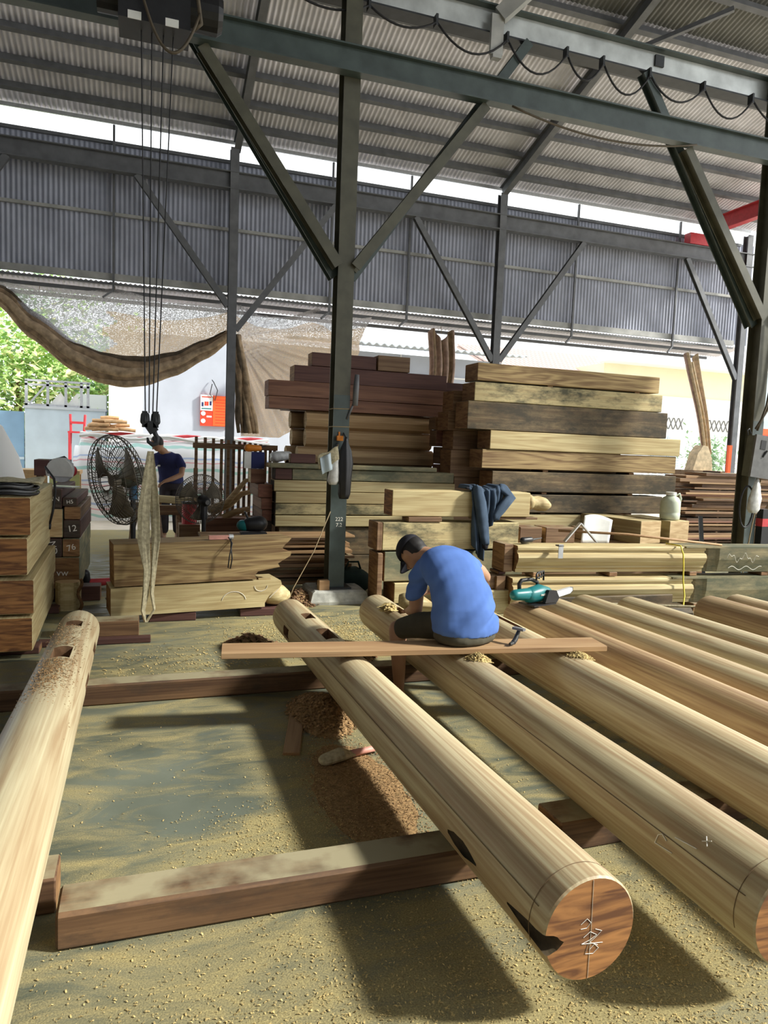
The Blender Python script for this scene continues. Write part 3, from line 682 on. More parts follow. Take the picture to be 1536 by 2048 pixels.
# tall stack on the right
RS_ = [
 (4.3, 6.7, 0.05, 0.33, 'wood_old', 'lowest timber of the tall right stack, near the floor'),
 (4.35, 6.6, 0.34, 0.62, 'wood_brown', 'second timber from the floor in the tall right stack'),
 (4.20, 5.98, 0.63, 0.85, 'wood_pale', 'pale timber just above the blocks, under the dark streaked one in the tall right stack'),
 (4.32, 6.58, 0.87, 1.10, 'wood_old', 'weathered timber just under the gap beside the jug in the tall right stack'),
 (4.03, 6.78, 1.13, 1.38, 'wood_old', 'dark timber with gaps above and below in the tall right stack'),
 (3.88, 6.76, 1.41, 1.64, 'wood_stripe', 'brown timber below the pale one in the middle of the tall right stack'),
 (3.97, 6.80, 1.645, 1.87, 'wood_pale', 'palest timber, longest to the right, in the tall right stack'),
 (3.66, 6.57, 1.875, 2.21, 'wood_old', 'thickest darkest timber of the tall right stack'),
 (3.74, 6.47, 2.215, 2.44, 'wood_mottled', 'pale black-mottled timber second from the top of the tall right stack'),
 (3.77, 6.41, 2.46, 2.67, 'wood_stripe', 'topmost timber of the tall right stack with wavy striped grain')]
for (a, b, z0, z1, mt, lb) in RS_:
    timber('squared_timber', lb, a, b, 7.8+RND.uniform(-0.02, 0.02), 0.36, z0, z1, mt, 'end_brown', group='tall timber stack on the right')
for (z0, z1) in ((0.0, 0.05), (1.10, 1.13), (1.38, 1.41), (2.44, 2.46), (0.62, 0.63), (0.85, 0.87)):
    for xx in (4.75, 6.05):
        lb = {0.0: 'bearer', 1.10: 'spacer'}.get(z0, 'spacer')
        if z1-z0 < 0.015: continue
        timber_y('spacer_stick', ('left' if xx < 5 else 'right') + ' spacer stick in the tall right stack, ' + {0.0: 'on the floor', 1.10: 'third gap up', 1.38: 'gap at eye height', 2.44: 'under the topmost timber', 0.85: 'second gap up'}[z0], xx, xx+0.08, 7.84, 8.12, z0, z1, 'wood_brown', cat='spacer stick')
# second row of the same stack, its ends showing at the left
for i, (a, b, z0, z1) in enumerate(((3.62, 6.3, 0.0, 0.30), (3.70, 6.4, 0.30, 0.62), (3.66, 6.4, 0.62, 0.95), (3.72, 6.4, 0.95, 1.28), (3.66, 6.4, 1.28, 1.62), (3.68, 6.2, 1.62, 1.86), (3.60, 6.2, 1.86, 2.10), (3.66, 6.2, 2.10, 2.36))):
    timber('squared_timber', 'dark timber in the rear row behind the tall right stack, ' + ('lowest', 'second up', 'third up', 'fourth up', 'fifth up', 'sixth up', 'seventh up', 'topmost')[i], a, b, 8.24, 0.34, z0, z1, 'wood_brown', 'end_brown', group='rear row of the tall timber stack')

# dark stack behind the central pillar
DS = [(1.99, 2.95, 2.60, 2.78, 'wood_maroon', 'short dark block on top of the dark stack, left of the pillar'),
      (2.86, 3.30, 2.635, 2.80, 'wood_brown', 'short brown offcut on top of the dark stack, right of the pillar'),
      (1.77, 3.84, 2.40, 2.60, 'wood_maroon', 'dark maroon beam second from the top of the dark stack'),
      (1.45, 4.16, 2.205, 2.40, 'wood_red', 'upper long reddish beam overhanging the dark stack at left'),
      (1.46, 4.10, 2.048, 2.20, 'wood_red', 'lower long reddish beam overhanging the dark stack at left')]
for i, (a, b, z0, z1, mt, lb) in enumerate(DS):
    if i == 0: z0, z1 = 2.605, 2.775
    if i == 1: z0, z1 = 2.605, 2.80; 
    yy = 8.9 if i != 1 else 8.88
    dd = 0.30 if i > 1 else 0.24
    if i == 0: b = 2.84
    timber('squared_timber', lb, a, b, yy, dd, z0, z1, mt, 'end_red' if i > 2 else 'end_brown', cham=0.004)
timber('squared_timber', 'thin dark stub at the right end of the dark stack top', 3.85, 4.12, 8.95, 0.24, 2.405, 2.52, 'wood_maroon', 'end_brown')
timber('squared_timber', 'hidden rear beam of the dark stack carrying the top', 1.7, 4.0, 9.22, 0.24, 2.048, 2.40, 'wood_maroon')

def octagon_post(label, x0, x1, y, z, r, grp):
    mb = MB(); prof = [(r*math.cos(math.pi/2+i*math.pi/4)*0.86, r*math.sin(math.pi/2+i*math.pi/4)*0.965) for i in range(8)]
    mb.prism(prof, (0, 0, 0), (0, 1, 0), (0, 0, 1), (x1-x0, 0, 0), 0, 1)
    o = mb.build('octagonal_post', ['wood_post', 'end_pale'], None, (x0, y, z)); tag(o, label, 'post', grp)
G = 'eight-sided posts in the dark stack'
octagon_post('eight-sided post, upper layer, nearer of the two', 1.95, 3.68, 9.02, 1.93, 0.118, G)
octagon_post('eight-sided post, upper layer, further back of the two', 1.80, 3.66, 9.27, 1.93, 0.118, G)
octagon_post('eight-sided post, middle layer, nearer of the two', 1.95, 3.68, 9.02, 1.702, 0.118, G)
octagon_post('eight-sided post, middle layer, further back of the two', 1.82, 3.66, 9.27, 1.702, 0.118, G)
octagon_post('eight-sided post, lowest layer, nearer of the two', 1.85, 3.72, 9.02, 1.474, 0.118, G)
octagon_post('eight-sided post, lowest layer, further back of the two', 1.75, 3.72, 9.27, 1.474, 0.118, G)
timber('squared_timber', 'dark bearer beam below the eight-sided posts', 1.6, 3.8, 8.92, 0.5, 1.06, 1.36, 'wood_maroon')
timber('squared_timber', 'lower dark bearer beam behind the light stack', 1.6, 3.8, 8.92, 0.5, 0.7, 1.055, 'wood_maroon')
timber('squared_timber', 'bottom dark bearer beam on the floor behind the light stack', 1.6, 3.8, 8.92, 0.5, 0.0, 0.695, 'wood_maroon')

# small block ends between the two stacks
px = [(3.62, 3.78, 1.872, 2.04), (3.79, 3.93, 1.872, 2.04), (3.94, 4.07, 1.872, 2.04), (3.64, 3.83, 1.655, 1.87), (3.85, 4.00, 1.66, 1.87), (4.03, 4.17, 1.46, 1.86), (3.70, 3.84, 1.425, 1.65), (3.85, 3.96, 1.405, 1.655), (3.70, 3.86, 1.157, 1.42), (3.88, 4.02, 1.157, 1.40), (4.04, 4.16, 1.157, 1.455)]
wd = ['top row left', 'top row middle', 'top row right', 'second row left', 'second row middle', 'second row right, tall', 'third row left', 'third row right', 'fourth row left', 'fourth row middle', 'fourth row right']
for i, (a, b, z0, z1) in enumerate(px):
    timber_y('timber_offcut', 'brown block end between the dark and the tall stack, ' + wd[i], a-0.02, b-0.03, 8.66, 8.88, z0, z1, 'wood_red' if i % 3 else 'wood_brown', 'end_red' if i % 2 else 'end_brown', cat='wood block')
timber('squared_timber', 'dark bearer under the small block ends', 3.66, 4.2, 8.66, 0.2, 0.0, 1.155, 'wood_maroon')

# light stack behind the pillar
LS = [(1.45, 3.72, 0.645, 0.775, 'wood_pale', 'lowest pale timber of the light stack behind the pillar'),
      (1.45, 3.72, 0.785, 0.915, 'wood_mottled', 'pale timber with a dark knot line, second up in the light stack'),
      (1.45, 3.72, 0.92, 1.055, 'wood_pale', 'pale timber in the middle of the light stack behind the pillar'),
      (1.43, 3.72, 1.06, 1.19, 'wood_pale', 'pale timber second from the top of the light stack'),
      (1.64, 3.70, 1.195, 1.325, 'wood_green_grey', 'grey-green stained timber under the thin slab of the light stack')]
for (a, b, z0, z1, mt, lb) in LS: timber('squared_timber', lb, a, b, 8.2+RND.uniform(-0.01, 0.01), 0.26, z0, z1, mt, 'end_dark')
timber('squared_timber', 'black painted block at the left end of the light stack', 1.44, 1.635, 8.2, 0.26, 1.195, 1.325, 'wood_maroon', 'end_dark')
timber('slab', 'thin grey slab lying on top of the light stack', 1.37, 3.45, 8.17, 0.28, 1.33, 1.385, 'wood_green_grey', 'end_pale', cat='board')
timber('squared_timber', 'bearer under the light stack behind the thin boards', 1.5, 3.7, 8.22, 0.26, 0.3, 0.64, 'wood_old')
timber('squared_timber', 'floor bearer under the light stack', 1.5, 3.7, 8.22, 0.26, 0.0, 0.295, 'wood_old')
for i, (a, b, z0, z1) in enumerate(((1.26, 1.43, 0.975, 1.13), (1.30, 1.43, 0.835, 0.97), (1.31, 1.43, 0.70, 0.83))):
    timber_y('timber_offcut', ('upper', 'middle', 'lower')[i] + ' red-brown block end left of the light stack', a, b, 8.3, 9.0, z0, z1, 'wood_red', 'end_red', cat='wood block')
timber_y('timber_offcut', 'dark block under the red-brown block ends left of the light stack', 1.28, 1.43, 8.3, 9.0, 0.0, 0.695, 'wood_maroon', 'end_dark', cat='wood block')
timber('timber_offcut', 'small upright red-brown block with pale end beside the blue box', 1.19, 1.36, 8.42, 0.2, 1.135, 1.30, 'wood_red', 'end_pale', cat='wood block')
timber('timber_offcut', 'small grey block on the slab of the light stack', 1.62, 1.92, 8.24, 0.12, 1.39, 1.50, 'wood_maroon', 'end_brown', cat='wood block')

# jacket stack
timber('squared_timber', 'pale squared beam with orange end carrying the draped jacket', 2.38, 3.96, 6.75, 0.27, 0.92, 1.185, 'wood_pale', 'end_orange')
mb = MB()
rg = []
for x, w, h in ((0, 0.24, 0.22), (0.06, 0.22, 0.17), (0.10, 0.13, 0.14), (0.17, 0.2, 0.17), (0.25, 0.2, 0.15), (0.30, 0.13, 0.07)):
    rg.append([Vector((x, 0.13+w/2*math.cos(a), 0.13+h/2*math.sin(a)-0.12*x)) for a in [2*math.pi*i/14 for i in range(14)]])
mb.loft(rg); o = mb.build('carved_tenon', 'wood_pale', None, (3.965, 6.75, 0.95), smooth=True); tag(o, 'carved rounded nose at the right end of the jacket beam', 'carved end')
timber('squared_timber', 'black-streaked rough timber directly under the jacket beam', 2.28, 3.84, 6.72, 0.32, 0.575, 0.86, 'wood_mottled', 'end_brown', rz=0.02)
timber('squared_timber', 'grey-green rough timber behind the sitting man, third down under the jacket', 2.31, 3.92, 6.72, 0.34, 0.255, 0.56, 'wood_green_grey', 'end_brown', rz=0.03)
timber('squared_timber', 'bottom timber of the jacket stack close to the floor', 2.42, 3.9, 6.70, 0.36, 0.03, 0.24, 'wood_pale', 'end_brown')
timber('wood_wedge', 'small brown wedge block between jacket beam and streaked timber', 2.55, 2.92, 6.72, 0.2, 0.865, 0.915, 'wood_brown', 'end_brown', cat='wood block')
timber('wood_wedge', 'thin dark stick poking out right under the jacket beam', 3.3, 4.08, 6.78, 0.12, 0.89, 0.915, 'wood_brown', 'end_pale', cat='wood stick')
timber('upright_board', 'upper upright brown board at the left end of the jacket stack', 2.22, 2.275, 6.72, 0.3, 0.575, 0.86, 'wood_brown', 'end_brown', cat='board')
timber('upright_board', 'lower upright brown board at the left end of the jacket stack', 2.23, 2.285, 6.70, 0.3, 0.02, 0.55, 'wood_brown', 'end_brown', cat='board')
for i, (x, y, w) in enumerate(((2.35, 6.35, 0.32),)):
    mb = MB(); rg = []
    for k_ in range(7):
        u = k_/6; r = 0.10*math.sin(math.pi*min(1, 0.25+u*0.75)) + 0.02
        rg.append([Vector((w*u, r*1.1*math.cos(a), 0.11+r*math.sin(a))) for a in [2*math.pi*j/12 for j in range(12)]])
    mb.loft(rg); o = mb.build('carved_offcut', 'wood_pale', None, (x, y, 0.0), (0, 0, -0.25+0.4*i), smooth=True)
    tag(o, ('rounded carved beam nose left of the sitting man', 'rounded carved beam nose right behind the sitting man')[i], 'carved end')
timber('timber_offcut', 'pale squared offcut on the floor left behind the sitting man', 2.33, 2.62, 6.05, 0.16, 0.0, 0.17, 'wood_pale', 'end_pale', rz=-0.5, cat='wood block')
timber('squared_timber', 'low pale timber on the floor between sitting man and moulded beams', 2.95, 3.50, 6.2, 0.22, 0.0, 0.24, 'wood_pale', 'end_brown', rz=0.05)
timber('squared_timber', 'brown rough offcut lying on the low pale timber', 3.0, 3.46, 6.25, 0.2, 0.245, 0.38, 'wood_brown', 'end_brown', rz=0.06)
for i, (a, b, y, z0, z1) in enumerate(((4.0, 4.28, 7.0, 0.601, 0.78), (4.32, 4.7, 6.98, 0.601, 0.78), (5.0, 5.45, 7.25, 0.6, 0.74), (4.0, 4.98, 6.92, 0.0, 0.3), (4.0, 5.4, 6.9, 0.301, 0.6), (5.0, 6.26, 7.2, 0.0, 0.598))):
    timber('timber_offcut', ('brown split block right of the jacket stack', 'brown box-like block left of the white sheet', 'dark block behind the white sheet', 'floor bearer behind the moulded beams', 'upper bearer behind the moulded beams', 'dark bearer under the two pale blocks')[i], a, b, y, 0.28, z0, z1, 'wood_brown', 'end_pale', cat='wood block')
timber_y('wood_block', 'pale block with curved top, left of the jug block', 5.50, 5.85, 6.92, 7.9, 0.60, 0.87, 'wood_pale', 'end_pale', rz=0.18, cat='wood block')
timber_y('wood_block', 'pale block carrying the plastic jug', 5.94, 6.26, 6.92, 7.7, 0.60, 0.87, 'wood_pale', 'end_pale', rz=0.12, cat='wood block')
timber_y('wood_block', 'low pale block end right of the jug block', 6.30, 6.52, 6.92, 7.5, 0.36, 0.57, 'wood_pale', 'end_pale', cat='wood block')
timber_y('wood_block', 'dark block under the low pale block end', 6.28, 6.54, 6.95, 7.5, 0.0, 0.355, 'wood_brown', 'end_brown', cat='wood block')

# moulded beams in front
def moulded(name, label, x0, x1, y, z0, h, cut, rz):
    """profiled length, then a square left end/right end with a curved shoulder"""
    prof = [(0.0, 0.0), (0.0, 0.03), (-0.02, 0.045), (-0.02, 0.065), (-0.055, 0.11), (-0.07, 0.155), (-0.055, 0.19), (-0.02, 0.205), (-0.02, 0.225), (-0.04, 0.23), (-0.04, h-0.02), (-0.03, h), (0.2, h), (0.2, 0.0)]
    prof = [(a, b*h/0.27) if b < h-0.03 else (a, b) for a, b in prof]
    L = x1-x0; t = thing(name, label, 'moulded beam', (x0, y, z0), rz)
    mb = MB(); mb.prism(prof, (0, 0, 0), (0, 1, 0), (0, 0, 1), (cut, 0, 0), 0, 1); mb.build('profiled_length', ['wood_pale', 'end_brown'], t)
    mb = MB(); rg = []
    for x, s_ in ((cut, 0.1), (cut+0.05, 0.5), (cut+0.12, 0.75), (cut+0.16, 1.0), (L, 1.0)):
        y0 = -0.05*s_+0.02
        rg.append([Vector((x, y0, 0)), Vector((x, 0.2, 0)), Vector((x, 0.2, h-0.012)), Vector((x, y0-0.03*s_, h-0.012)), Vector((x, y0-0.03*s_, h*0.5))])
    mb.loft(rg); mb.build('square_end', ['wood_green_grey'], t)
    MB().box(cut-0.25, L, -0.055, 0.2, h-0.0115, h+0.004).build('top_board', 'wood_green_grey', t)
    return t
tm = moulded('moulded_beam', 'upper moulded cornice beam with chalk scrolls and yellow cord around it', 3.52, 6.9, 6.22, 0.42, 0.27, 2.16, -0.085)
mb = MB()
pts = [(2.40+0.012*i, -0.083, 0.16+0.035*math.sin(i*0.42)+0.02*math.sin(i*1.1)) for i in range(34)]
mb.tube(pts, 0.0028, 4); mb.build('chalk_scroll', 'chalk', tm)
mb = MB(); mb.tube([(2.42+0.02*i, -0.083, 0.05+0.02*math.sin(i*0.7)) for i in range(22)], 0.0028, 4); mb.build('chalk_scroll', 'chalk', tm)
moulded('moulded_beam', 'lower moulded cornice beam resting on bearers near the floor', 3.46, 6.9, 6.18, 0.10, 0.27, 2.05, -0.085)
for i, x in enumerate((3.7, 4.55, 5.5, 6.4)):
    timber_y('bearer_block', ('leftmost', 'second', 'third', 'rightmost')[i] + ' small bearer between the two moulded beams', x, x+0.1, 6.22-0.085*(x-3.52)-0.03, 6.22-0.085*(x-3.52)+0.16, 0.375, 0.42, 'wood_brown', 'end_brown', cat='wood block')
    timber_y('bearer_block', ('leftmost', 'second', 'third', 'rightmost')[i] + ' bearer on the floor under the lower moulded beam', x, x+0.12, 6.1-0.085*(x-3.52), 6.34-0.085*(x-3.52), 0.0, 0.10, 'wood_brown', 'end_brown', cat='wood block')
for i, (x, z0, z1) in enumerate(((3.40, 0.42, 0.70), (3.33, 0.0, 0.38))):
    timber('end_board', ('upper', 'lower')[i] + ' dark end board left of the moulded beams', x, x+0.10, 6.24, 0.26, z0, z1, 'wood_brown', 'end_brown', cat='board')
timber('squared_timber', 'dark bearer supporting the upper end board of the moulded beams', 3.38, 3.46, 6.3, 0.2, 0.385, 0.418, 'wood_maroon', cat='wood block')
timber('weathered_board', 'grey weathered plank with split end leaning before the moulded beams', 3.72, 5.02, 5.72, 0.05, 0.06, 0.26, 'wood_old', 'end_brown', rz=-0.02, cat='board')
timber('weathered_board', 'grey offcut lying under the weathered plank', 3.75, 4.9, 5.6, 0.25, 0.0, 0.055, 'wood_old', 'end_brown', cat='board')
timber('timber_offcut', 'rounded grey chunk of wood behind the round logs', 4.55, 4.95, 5.35, 0.28, 0.0, 0.21, 'wood_old', 'end_brown', rz=-0.15, cham=0.05, cat='wood block')
timber('timber_offcut', 'grey flat offcut right of the rounded chunk', 4.98, 5.5, 5.35, 0.3, 0.0, 0.10, 'wood_old', 'end_brown', rz=-0.1, cat='wood block')
o = MB().tube([(4.0, 5.42, 0.262), (5.15, 5.06, 0.262)], 0.010, 8).build('thin_rod', 'sling_web'); tag(o, 'thin pale rod lying behind the round logs', 'rod')

# pair of timbers under the sling
def ragged(name, label, L, D, H, mat, loc, rz, ry, ragx, seed):
    rr = random.Random(seed); mb = MB(); nzv = len(ragx)-1; nx_ = 12
    def prof(j): return H*j/nzv
    rows = []
    for j in range(nzv+1):
        rows.append([Vector((ragx[j]*i/nx_, rr.uniform(0, 0.004), prof(j))) for i in range(nx_+1)])
    b = len(mb.v); W = nx_+1
    for r in rows: mb.v += r
    for r in rows: mb.v += [Vector((p.x-0.02, D, p.z)) for p in r]
    off = W*(nzv+1)
    for j in range(nzv):
        for i in range(nx_):
            a = j*W+i; mb.face((a, a+1, a+W+1, a+W)); mb.face((off+a, off+a+W, off+a+W+1, off+a+1))
        mb.face((j*W, j*W+W, off+j*W+W, off+j*W), 1)
        mb.face((j*W+nx_, off+j*W+nx_, off+(j+1)*W+nx_, (j+1)*W+nx_), 1)
    for i in range(nx_):
        mb.face((i, off+i, off+i+1, i+1)); t_ = nzv*W+i; mb.face((t_, t_+1, off+t_+1, off+t_))
    o = mb.build(name, [mat, 'end_brown'], None, loc, (0, ry, rz)); return tag(o, label, 'timber')
up = ragged('squared_timber', 'upper timber behind the sling with torn ragged right end', 1.66, 0.34, 0.37, 'wood_stripe', (-0.235, 6.42, 0.325), 0.09, -0.02, [1.24, 1.22, 1.25, 1.46, 1.44, 1.50, 1.56, 1.57, 1.48, 1.50, 1.54, 1.57], 5)
lo = ragged('squared_timber', 'lower timber behind the sling with chalk scrolls and carved end', 1.5, 0.36, 0.24, 'wood_pale', (-0.26, 6.38, 0.075), 0.09, -0.012, [1.34, 1.34, 1.36, 1.38, 1.42, 1.48, 1.50, 1.49], 6)
mb = MB()
for pp in ([(1.05+0.11*math.cos(a), -0.002, 0.07+0.09*math.sin(a)) for a in [math.pi*(0.05+0.9*i/12) for i in range(13)]], [(1.30+0.06*math.cos(a), -0.002, 0.20+0.05*math.sin(a)) for a in [math.pi*(1.0+1.0*i/12) for i in range(13)]], [(1.38+0.015*i, -0.002, 0.08+0.014*i) for i in range(7)]):
    mb.tube(pp, 0.0026, 4)
mb.build('chalk_scroll', 'chalk', lo)
mb = MB(); rg = []
for x, r in ((0, 0.07), (0.06, 0.10), (0.14, 0.105), (0.22, 0.085), (0.28, 0.03)):
    rg.append([Vector((x, 0.14+r*1.2*math.cos(a), 0.10+r*math.sin(a)-0.1*x)) for a in [2*math.pi*i/14 for i in range(14)]])
mb.loft(rg); mb.build('carved_nose', 'wood_pale', lo, (1.335, 0.0, 0.0), smooth=True)
for i, (x, w) in enumerate(((0.05, 0.4), (0.85, 0.4))):
    timber('bearer_block', ('left', 'right')[i] + ' low bearer on the floor under the sling timbers', x, x+w, 6.44+0.09*x, 0.3, 0.0, 0.074, 'wood_maroon', 'end_dark', cat='wood block')
timber('wood_wedge', 'small pale wedge between the two sling timbers', 1.02, 1.14, 6.58, 0.1, 0.33, 0.345, 'wood_pale', cat='wood block')
# spirit level / small planer on the upper timber
t = thing('hand_plane', 'small red and steel clamp tool with cord loop on the upper sling timber', 'tool', (0.66, 6.56, 0.718), 0.09)
MB().box(-0.10, 0.08, -0.02, 0.03, 0, 0.035).build('body', 'pink_handle', t); mb = MB(); mb.tube([(0.08, 0, 0.02), (0.12, 0, 0.02)], 0.024, 10); mb.build('knob', 'galvanised', t)
mb = MB(); mb.tube([(0.07, -0.03, 0.02), (0.085, -0.13, -0.02), (0.06, -0.14, -0.14), (0.05, -0.14, -0.24), (0.07, -0.14, -0.25), (0.085, -0.14, -0.16), (0.075, -0.13, -0.06), (0.09, -0.05, 0.01)], 0.006, 5); mb.build('cord_loop', 'rope_black', t, smooth=True)

# left stack, ends towards the camera
G = 'big squared timbers stacked at the left edge'
for i, (a, b, z0, z1, y0) in enumerate(((-1.14, -0.745, 0.06, 0.305, 5.5), (-1.14, -0.735, 0.325, 0.575, 5.52), (-1.15, -0.785, 0.595, 0.865, 5.58), (-1.15, -0.765, 0.88, 1.155, 5.6))):
    timber_y('squared_timber', ('lowest', 'second lowest', 'second highest', 'topmost, under coiled cables,')[i] + ' big square timber end at the left edge', a, b, y0, y0+1.75, z0, z1, 'wood_pale', 'end_orange', rz=0.03, group=G)
timber('bearer_beam', 'dark bearer under the front of the left timber stack', -1.5, -0.72, 5.62, 0.16, 0.0, 0.058, 'wood_maroon', cat='wood block')
timber('bearer_beam', 'dark bearer under the rear of the left timber stack', -1.5, -0.72, 6.9, 0.16, 0.0, 0.058, 'wood_maroon', cat='wood block')
for i, (z0, z1, a, b) in enumerate(((0.305, 0.325, -1.1, -0.78), (0.575, 0.595, -1.1, -0.82), (0.865, 0.88, -1.1, -0.80))):
    timber('spacer_stick', ('low', 'middle', 'high')[i] + ' thin spacer stick in the left timber stack', a, b, 6.1, 0.06, z0, z1, 'wood_maroon', cat='spacer stick')
# second left stack
G = 'narrow marked timbers behind the left stack'
S2 = [(-0.90, -0.58, 0.15, 0.45, 'wood_green_grey', 'end_brown', 'lowest wide timber end of the narrow second stack'),
      (-0.89, -0.735, 0.455, 0.63, 'wood_maroon', 'end_dark', 'black timber end with chalk letters N D'),
      (-0.73, -0.575, 0.455, 0.63, 'wood_green_grey', 'end_brown', 'greyish timber end right of the chalk letters N D'),
      (-0.90, -0.725, 0.64, 0.915, 'wood_green_grey', 'end_pale', 'tall greenish timber end in the narrow second stack'),
      (-0.72, -0.57, 0.64, 0.81, 'wood_maroon', 'end_dark', 'black timber end with chalk number 12 in the narrow second stack'),
      (-0.715, -0.57, 0.815, 0.935, 'wood_brown', 'end_brown', 'brown timber end above the chalk number 12'),
      (-0.90, -0.735, 0.92, 1.10, 'wood_maroon', 'end_dark', 'black timber end at top left of the narrow second stack'),
      (-0.73, -0.60, 0.94, 1.02, 'wood_maroon', 'end_dark', 'flat black timber end at top right of the narrow second stack')]
s2o = []
for (a, b, z0, z1, mt, en, lb) in S2: s2o.append(timber_y('squared_timber', lb, a, b, 7.3, 8.7, z0, z1, mt, en, group=G, jit=0.002))
timber('bearer_beam', 'dark bearer under the narrow second stack', -1.2, -0.4, 7.4, 0.2, 0.0, 0.145, 'wood_maroon', cat='wood block')
ROT = Matrix.Rotation(math.radians(-90), 4, 'Z') @ Matrix.Rotation(math.radians(90), 4, 'X')
def chalk_end(o, txt, size, w, h, spin=0.0):
    text_mesh(txt, size, 'chalk', o, Matrix.Translation((-0.002, w/2, h/2)) @ ROT @ Matrix.Rotation(spin, 4, 'Z'), 'chalk_mark', 0.0006)
chalk_end(s2o[1], 'ND', 0.085, 0.155, 0.175, math.radians(-80)); chalk_end(s2o[4], '12', 0.085, 0.15, 0.17, 0.15); chalk_end(s2o[6], 'TNN', 0.06, 0.165, 0.17, 0.0); chalk_end(s2o[7], 'H5', 0.05, 0.13, 0.08, 0.1); chalk_end(s2o[2], '76', 0.08, 0.155, 0.175, 0.3); chalk_end(s2o[0], 'vw', 0.09, 0.3, 0.3, 0.0)

# stump
mb = MB(); mb.prism([(0.11*math.cos(a)*(1+0.08*math.sin(3*a)), 0.10*math.sin(a)*(1+0.06*math.cos(2*a))) for a in [2*math.pi*i/18 for i in range(18)]], (0, 0, 0), (1, 0, 0), (0, 1, 0), (0, 0, 0.26), 0, 1)
o = thing('wood_stump', 'short yellow wood stump with bark strip on the floor by the narrow stack', 'stump', (-0.66, 7.08, 0.0)); mb.build('block', ['wood_pale', 'end_pale'], o)
mb = MB(); mb.grid(lambda u, v: (0.1+0.018*math.sin(v*9)+0.012*u, -0.05-0.03*u, 0.002+v*0.29), 2, 10); solidify(mb.build('bark_strip', 'bark', o), 0.02)

# cross bearers carrying the logs
timber('cross_bearer', 'long dark cross bearer near the camera under the round logs', -0.25, 1.58, 2.27, 0.17, 0.0, 0.125, 'wood_cross', 'end_brown', cham=0.012)
timber('cross_bearer', 'second dark cross bearer joining the near one towards the right edge', 1.60, 5.6, 2.34, 0.18, 0.0, 0.127, 'wood_cross', 'end_brown', rz=0.02)
timber('cross_bearer', 'far dark cross bearer under the round logs by the plank', -1.6, 5.6, 4.44, 0.15, 0.0, 0.127, 'wood_cross', 'end_brown', cham=0.01)
timber('cross_bearer', 'stub of dark bearer under the left log at the left edge', -0.95, -0.27, 2.47, 0.16, 0.0, 0.125, 'wood_cross', 'end_brown')
timber('squared_timber', 'short dark timber with sawdust on top behind the left log', -0.62, -0.03, 6.02, 0.2, 0.0, 0.125, 'wood_cross', 'end_brown')
timber('thin_board', 'thin dark board on the floor behind the left log', -0.75, 0.06, 5.78, 0.08, 0.0, 0.05, 'wood_maroon', 'end_brown', cat='board')
timber_y('small_board', 'small pale board lying alone on the floor beside the shavings', 0.685, 0.775, 3.48, 4.25, 0.0, 0.02, 'wood_plank', 'end_brown', rz=-0.26, cat='board')

def ordinal(k):
    w = ['first','second','third','fourth','fifth','sixth','seventh','eighth','ninth','tenth','eleventh','twelfth','thirteenth','fourteenth','fifteenth','sixteenth','seventeenth','eighteenth','nineteenth','twentieth','twenty-first','twenty-second','twenty-third','twenty-fourth','twenty-fifth','twenty-sixth','twenty-seventh','twenty-eighth','twenty-ninth','thirtieth','thirty-first','thirty-second','thirty-third','thirty-fourth','thirty-fifth','thirty-sixth','thirty-seventh','thirty-eighth']
    return w[k]
# thin boards pile in the middle and at the right
G = 'thin boards piled behind the pillar'
z = 0.10; k = 0
while z < 0.60:
    h = RND.choice((0.02, 0.022, 0.028, 0.035)); x0 = 0.95+RND.uniform(-0.3, 0.25)-(0.2 if z > 0.5 else 0); x1 = 2.2-RND.uniform(-0.0, 0.3)
    timber('thin_board', ordinal(k) + ' thin board up from the floor in the flat pile behind the pillar', x0, x1, 7.45+RND.uniform(-0.05, 0.05), 0.3, z, z+h, RND.choice(('wood_brown', 'wood_plank', 'wood_old', 'wood_cross')), 'end_brown', cat='board', group=G, cham=0.002, jit=0.002, rz=RND.uniform(-0.02, 0.02)); z += h+0.001; k += 1
for i, x in enumerate((1.2, 2.0)): timber_y('bearer_block', ('left', 'right')[i] + ' bearer on the floor under the thin boards', x, x+0.12, 7.45, 7.72, 0.0, 0.099, 'wood_brown', cat='wood block')
timber('thin_board', 'long pale board on top of the flat pile reaching left', 0.55, 2.2, 7.42, 0.34, 0.61, 0.64, 'wood_plank', 'end_brown', cat='board', rz=0.01)
G = 'brown boards piled by the right pillar'
z = 0.02; k = 0
while z < 1.40:
    h = RND.choice((0.03, 0.035, 0.045, 0.055)); gap = RND.choice((0.0, 0.0, 0.0, 0.018, 0.028))
    x0 = 8.45+RND.uniform(-0.15, 0.45)*(0.5+0.5*z) - 0.08*z; x1 = 12.0+RND.uniform(-0.4, 0.3)
    timber('stacked_board', ordinal(k) + ' long brown board up from the floor in the pile by the right pillar', x0, x1, 9.5+RND.uniform(-0.06, 0.06), 0.5, z, z+h, RND.choice(('wood_brown', 'wood_red', 'wood_cross', 'wood_plank')), 'end_brown', cat='board', group=G, cham=0.003, jit=0.003, rz=RND.uniform(-0.012, 0.012))
    if gap:
        for j, xx in enumerate((9.2, 11.3)): timber_y('spacer_stick', 'short spacer stick in the tall board pile by the right pillar', xx, xx+0.05, 9.55, 9.95, z+h, z+h+gap, 'wood_maroon', cat='spacer stick', group='spacer sticks in the right board pile')
    z += h+gap+0.001; k += 1

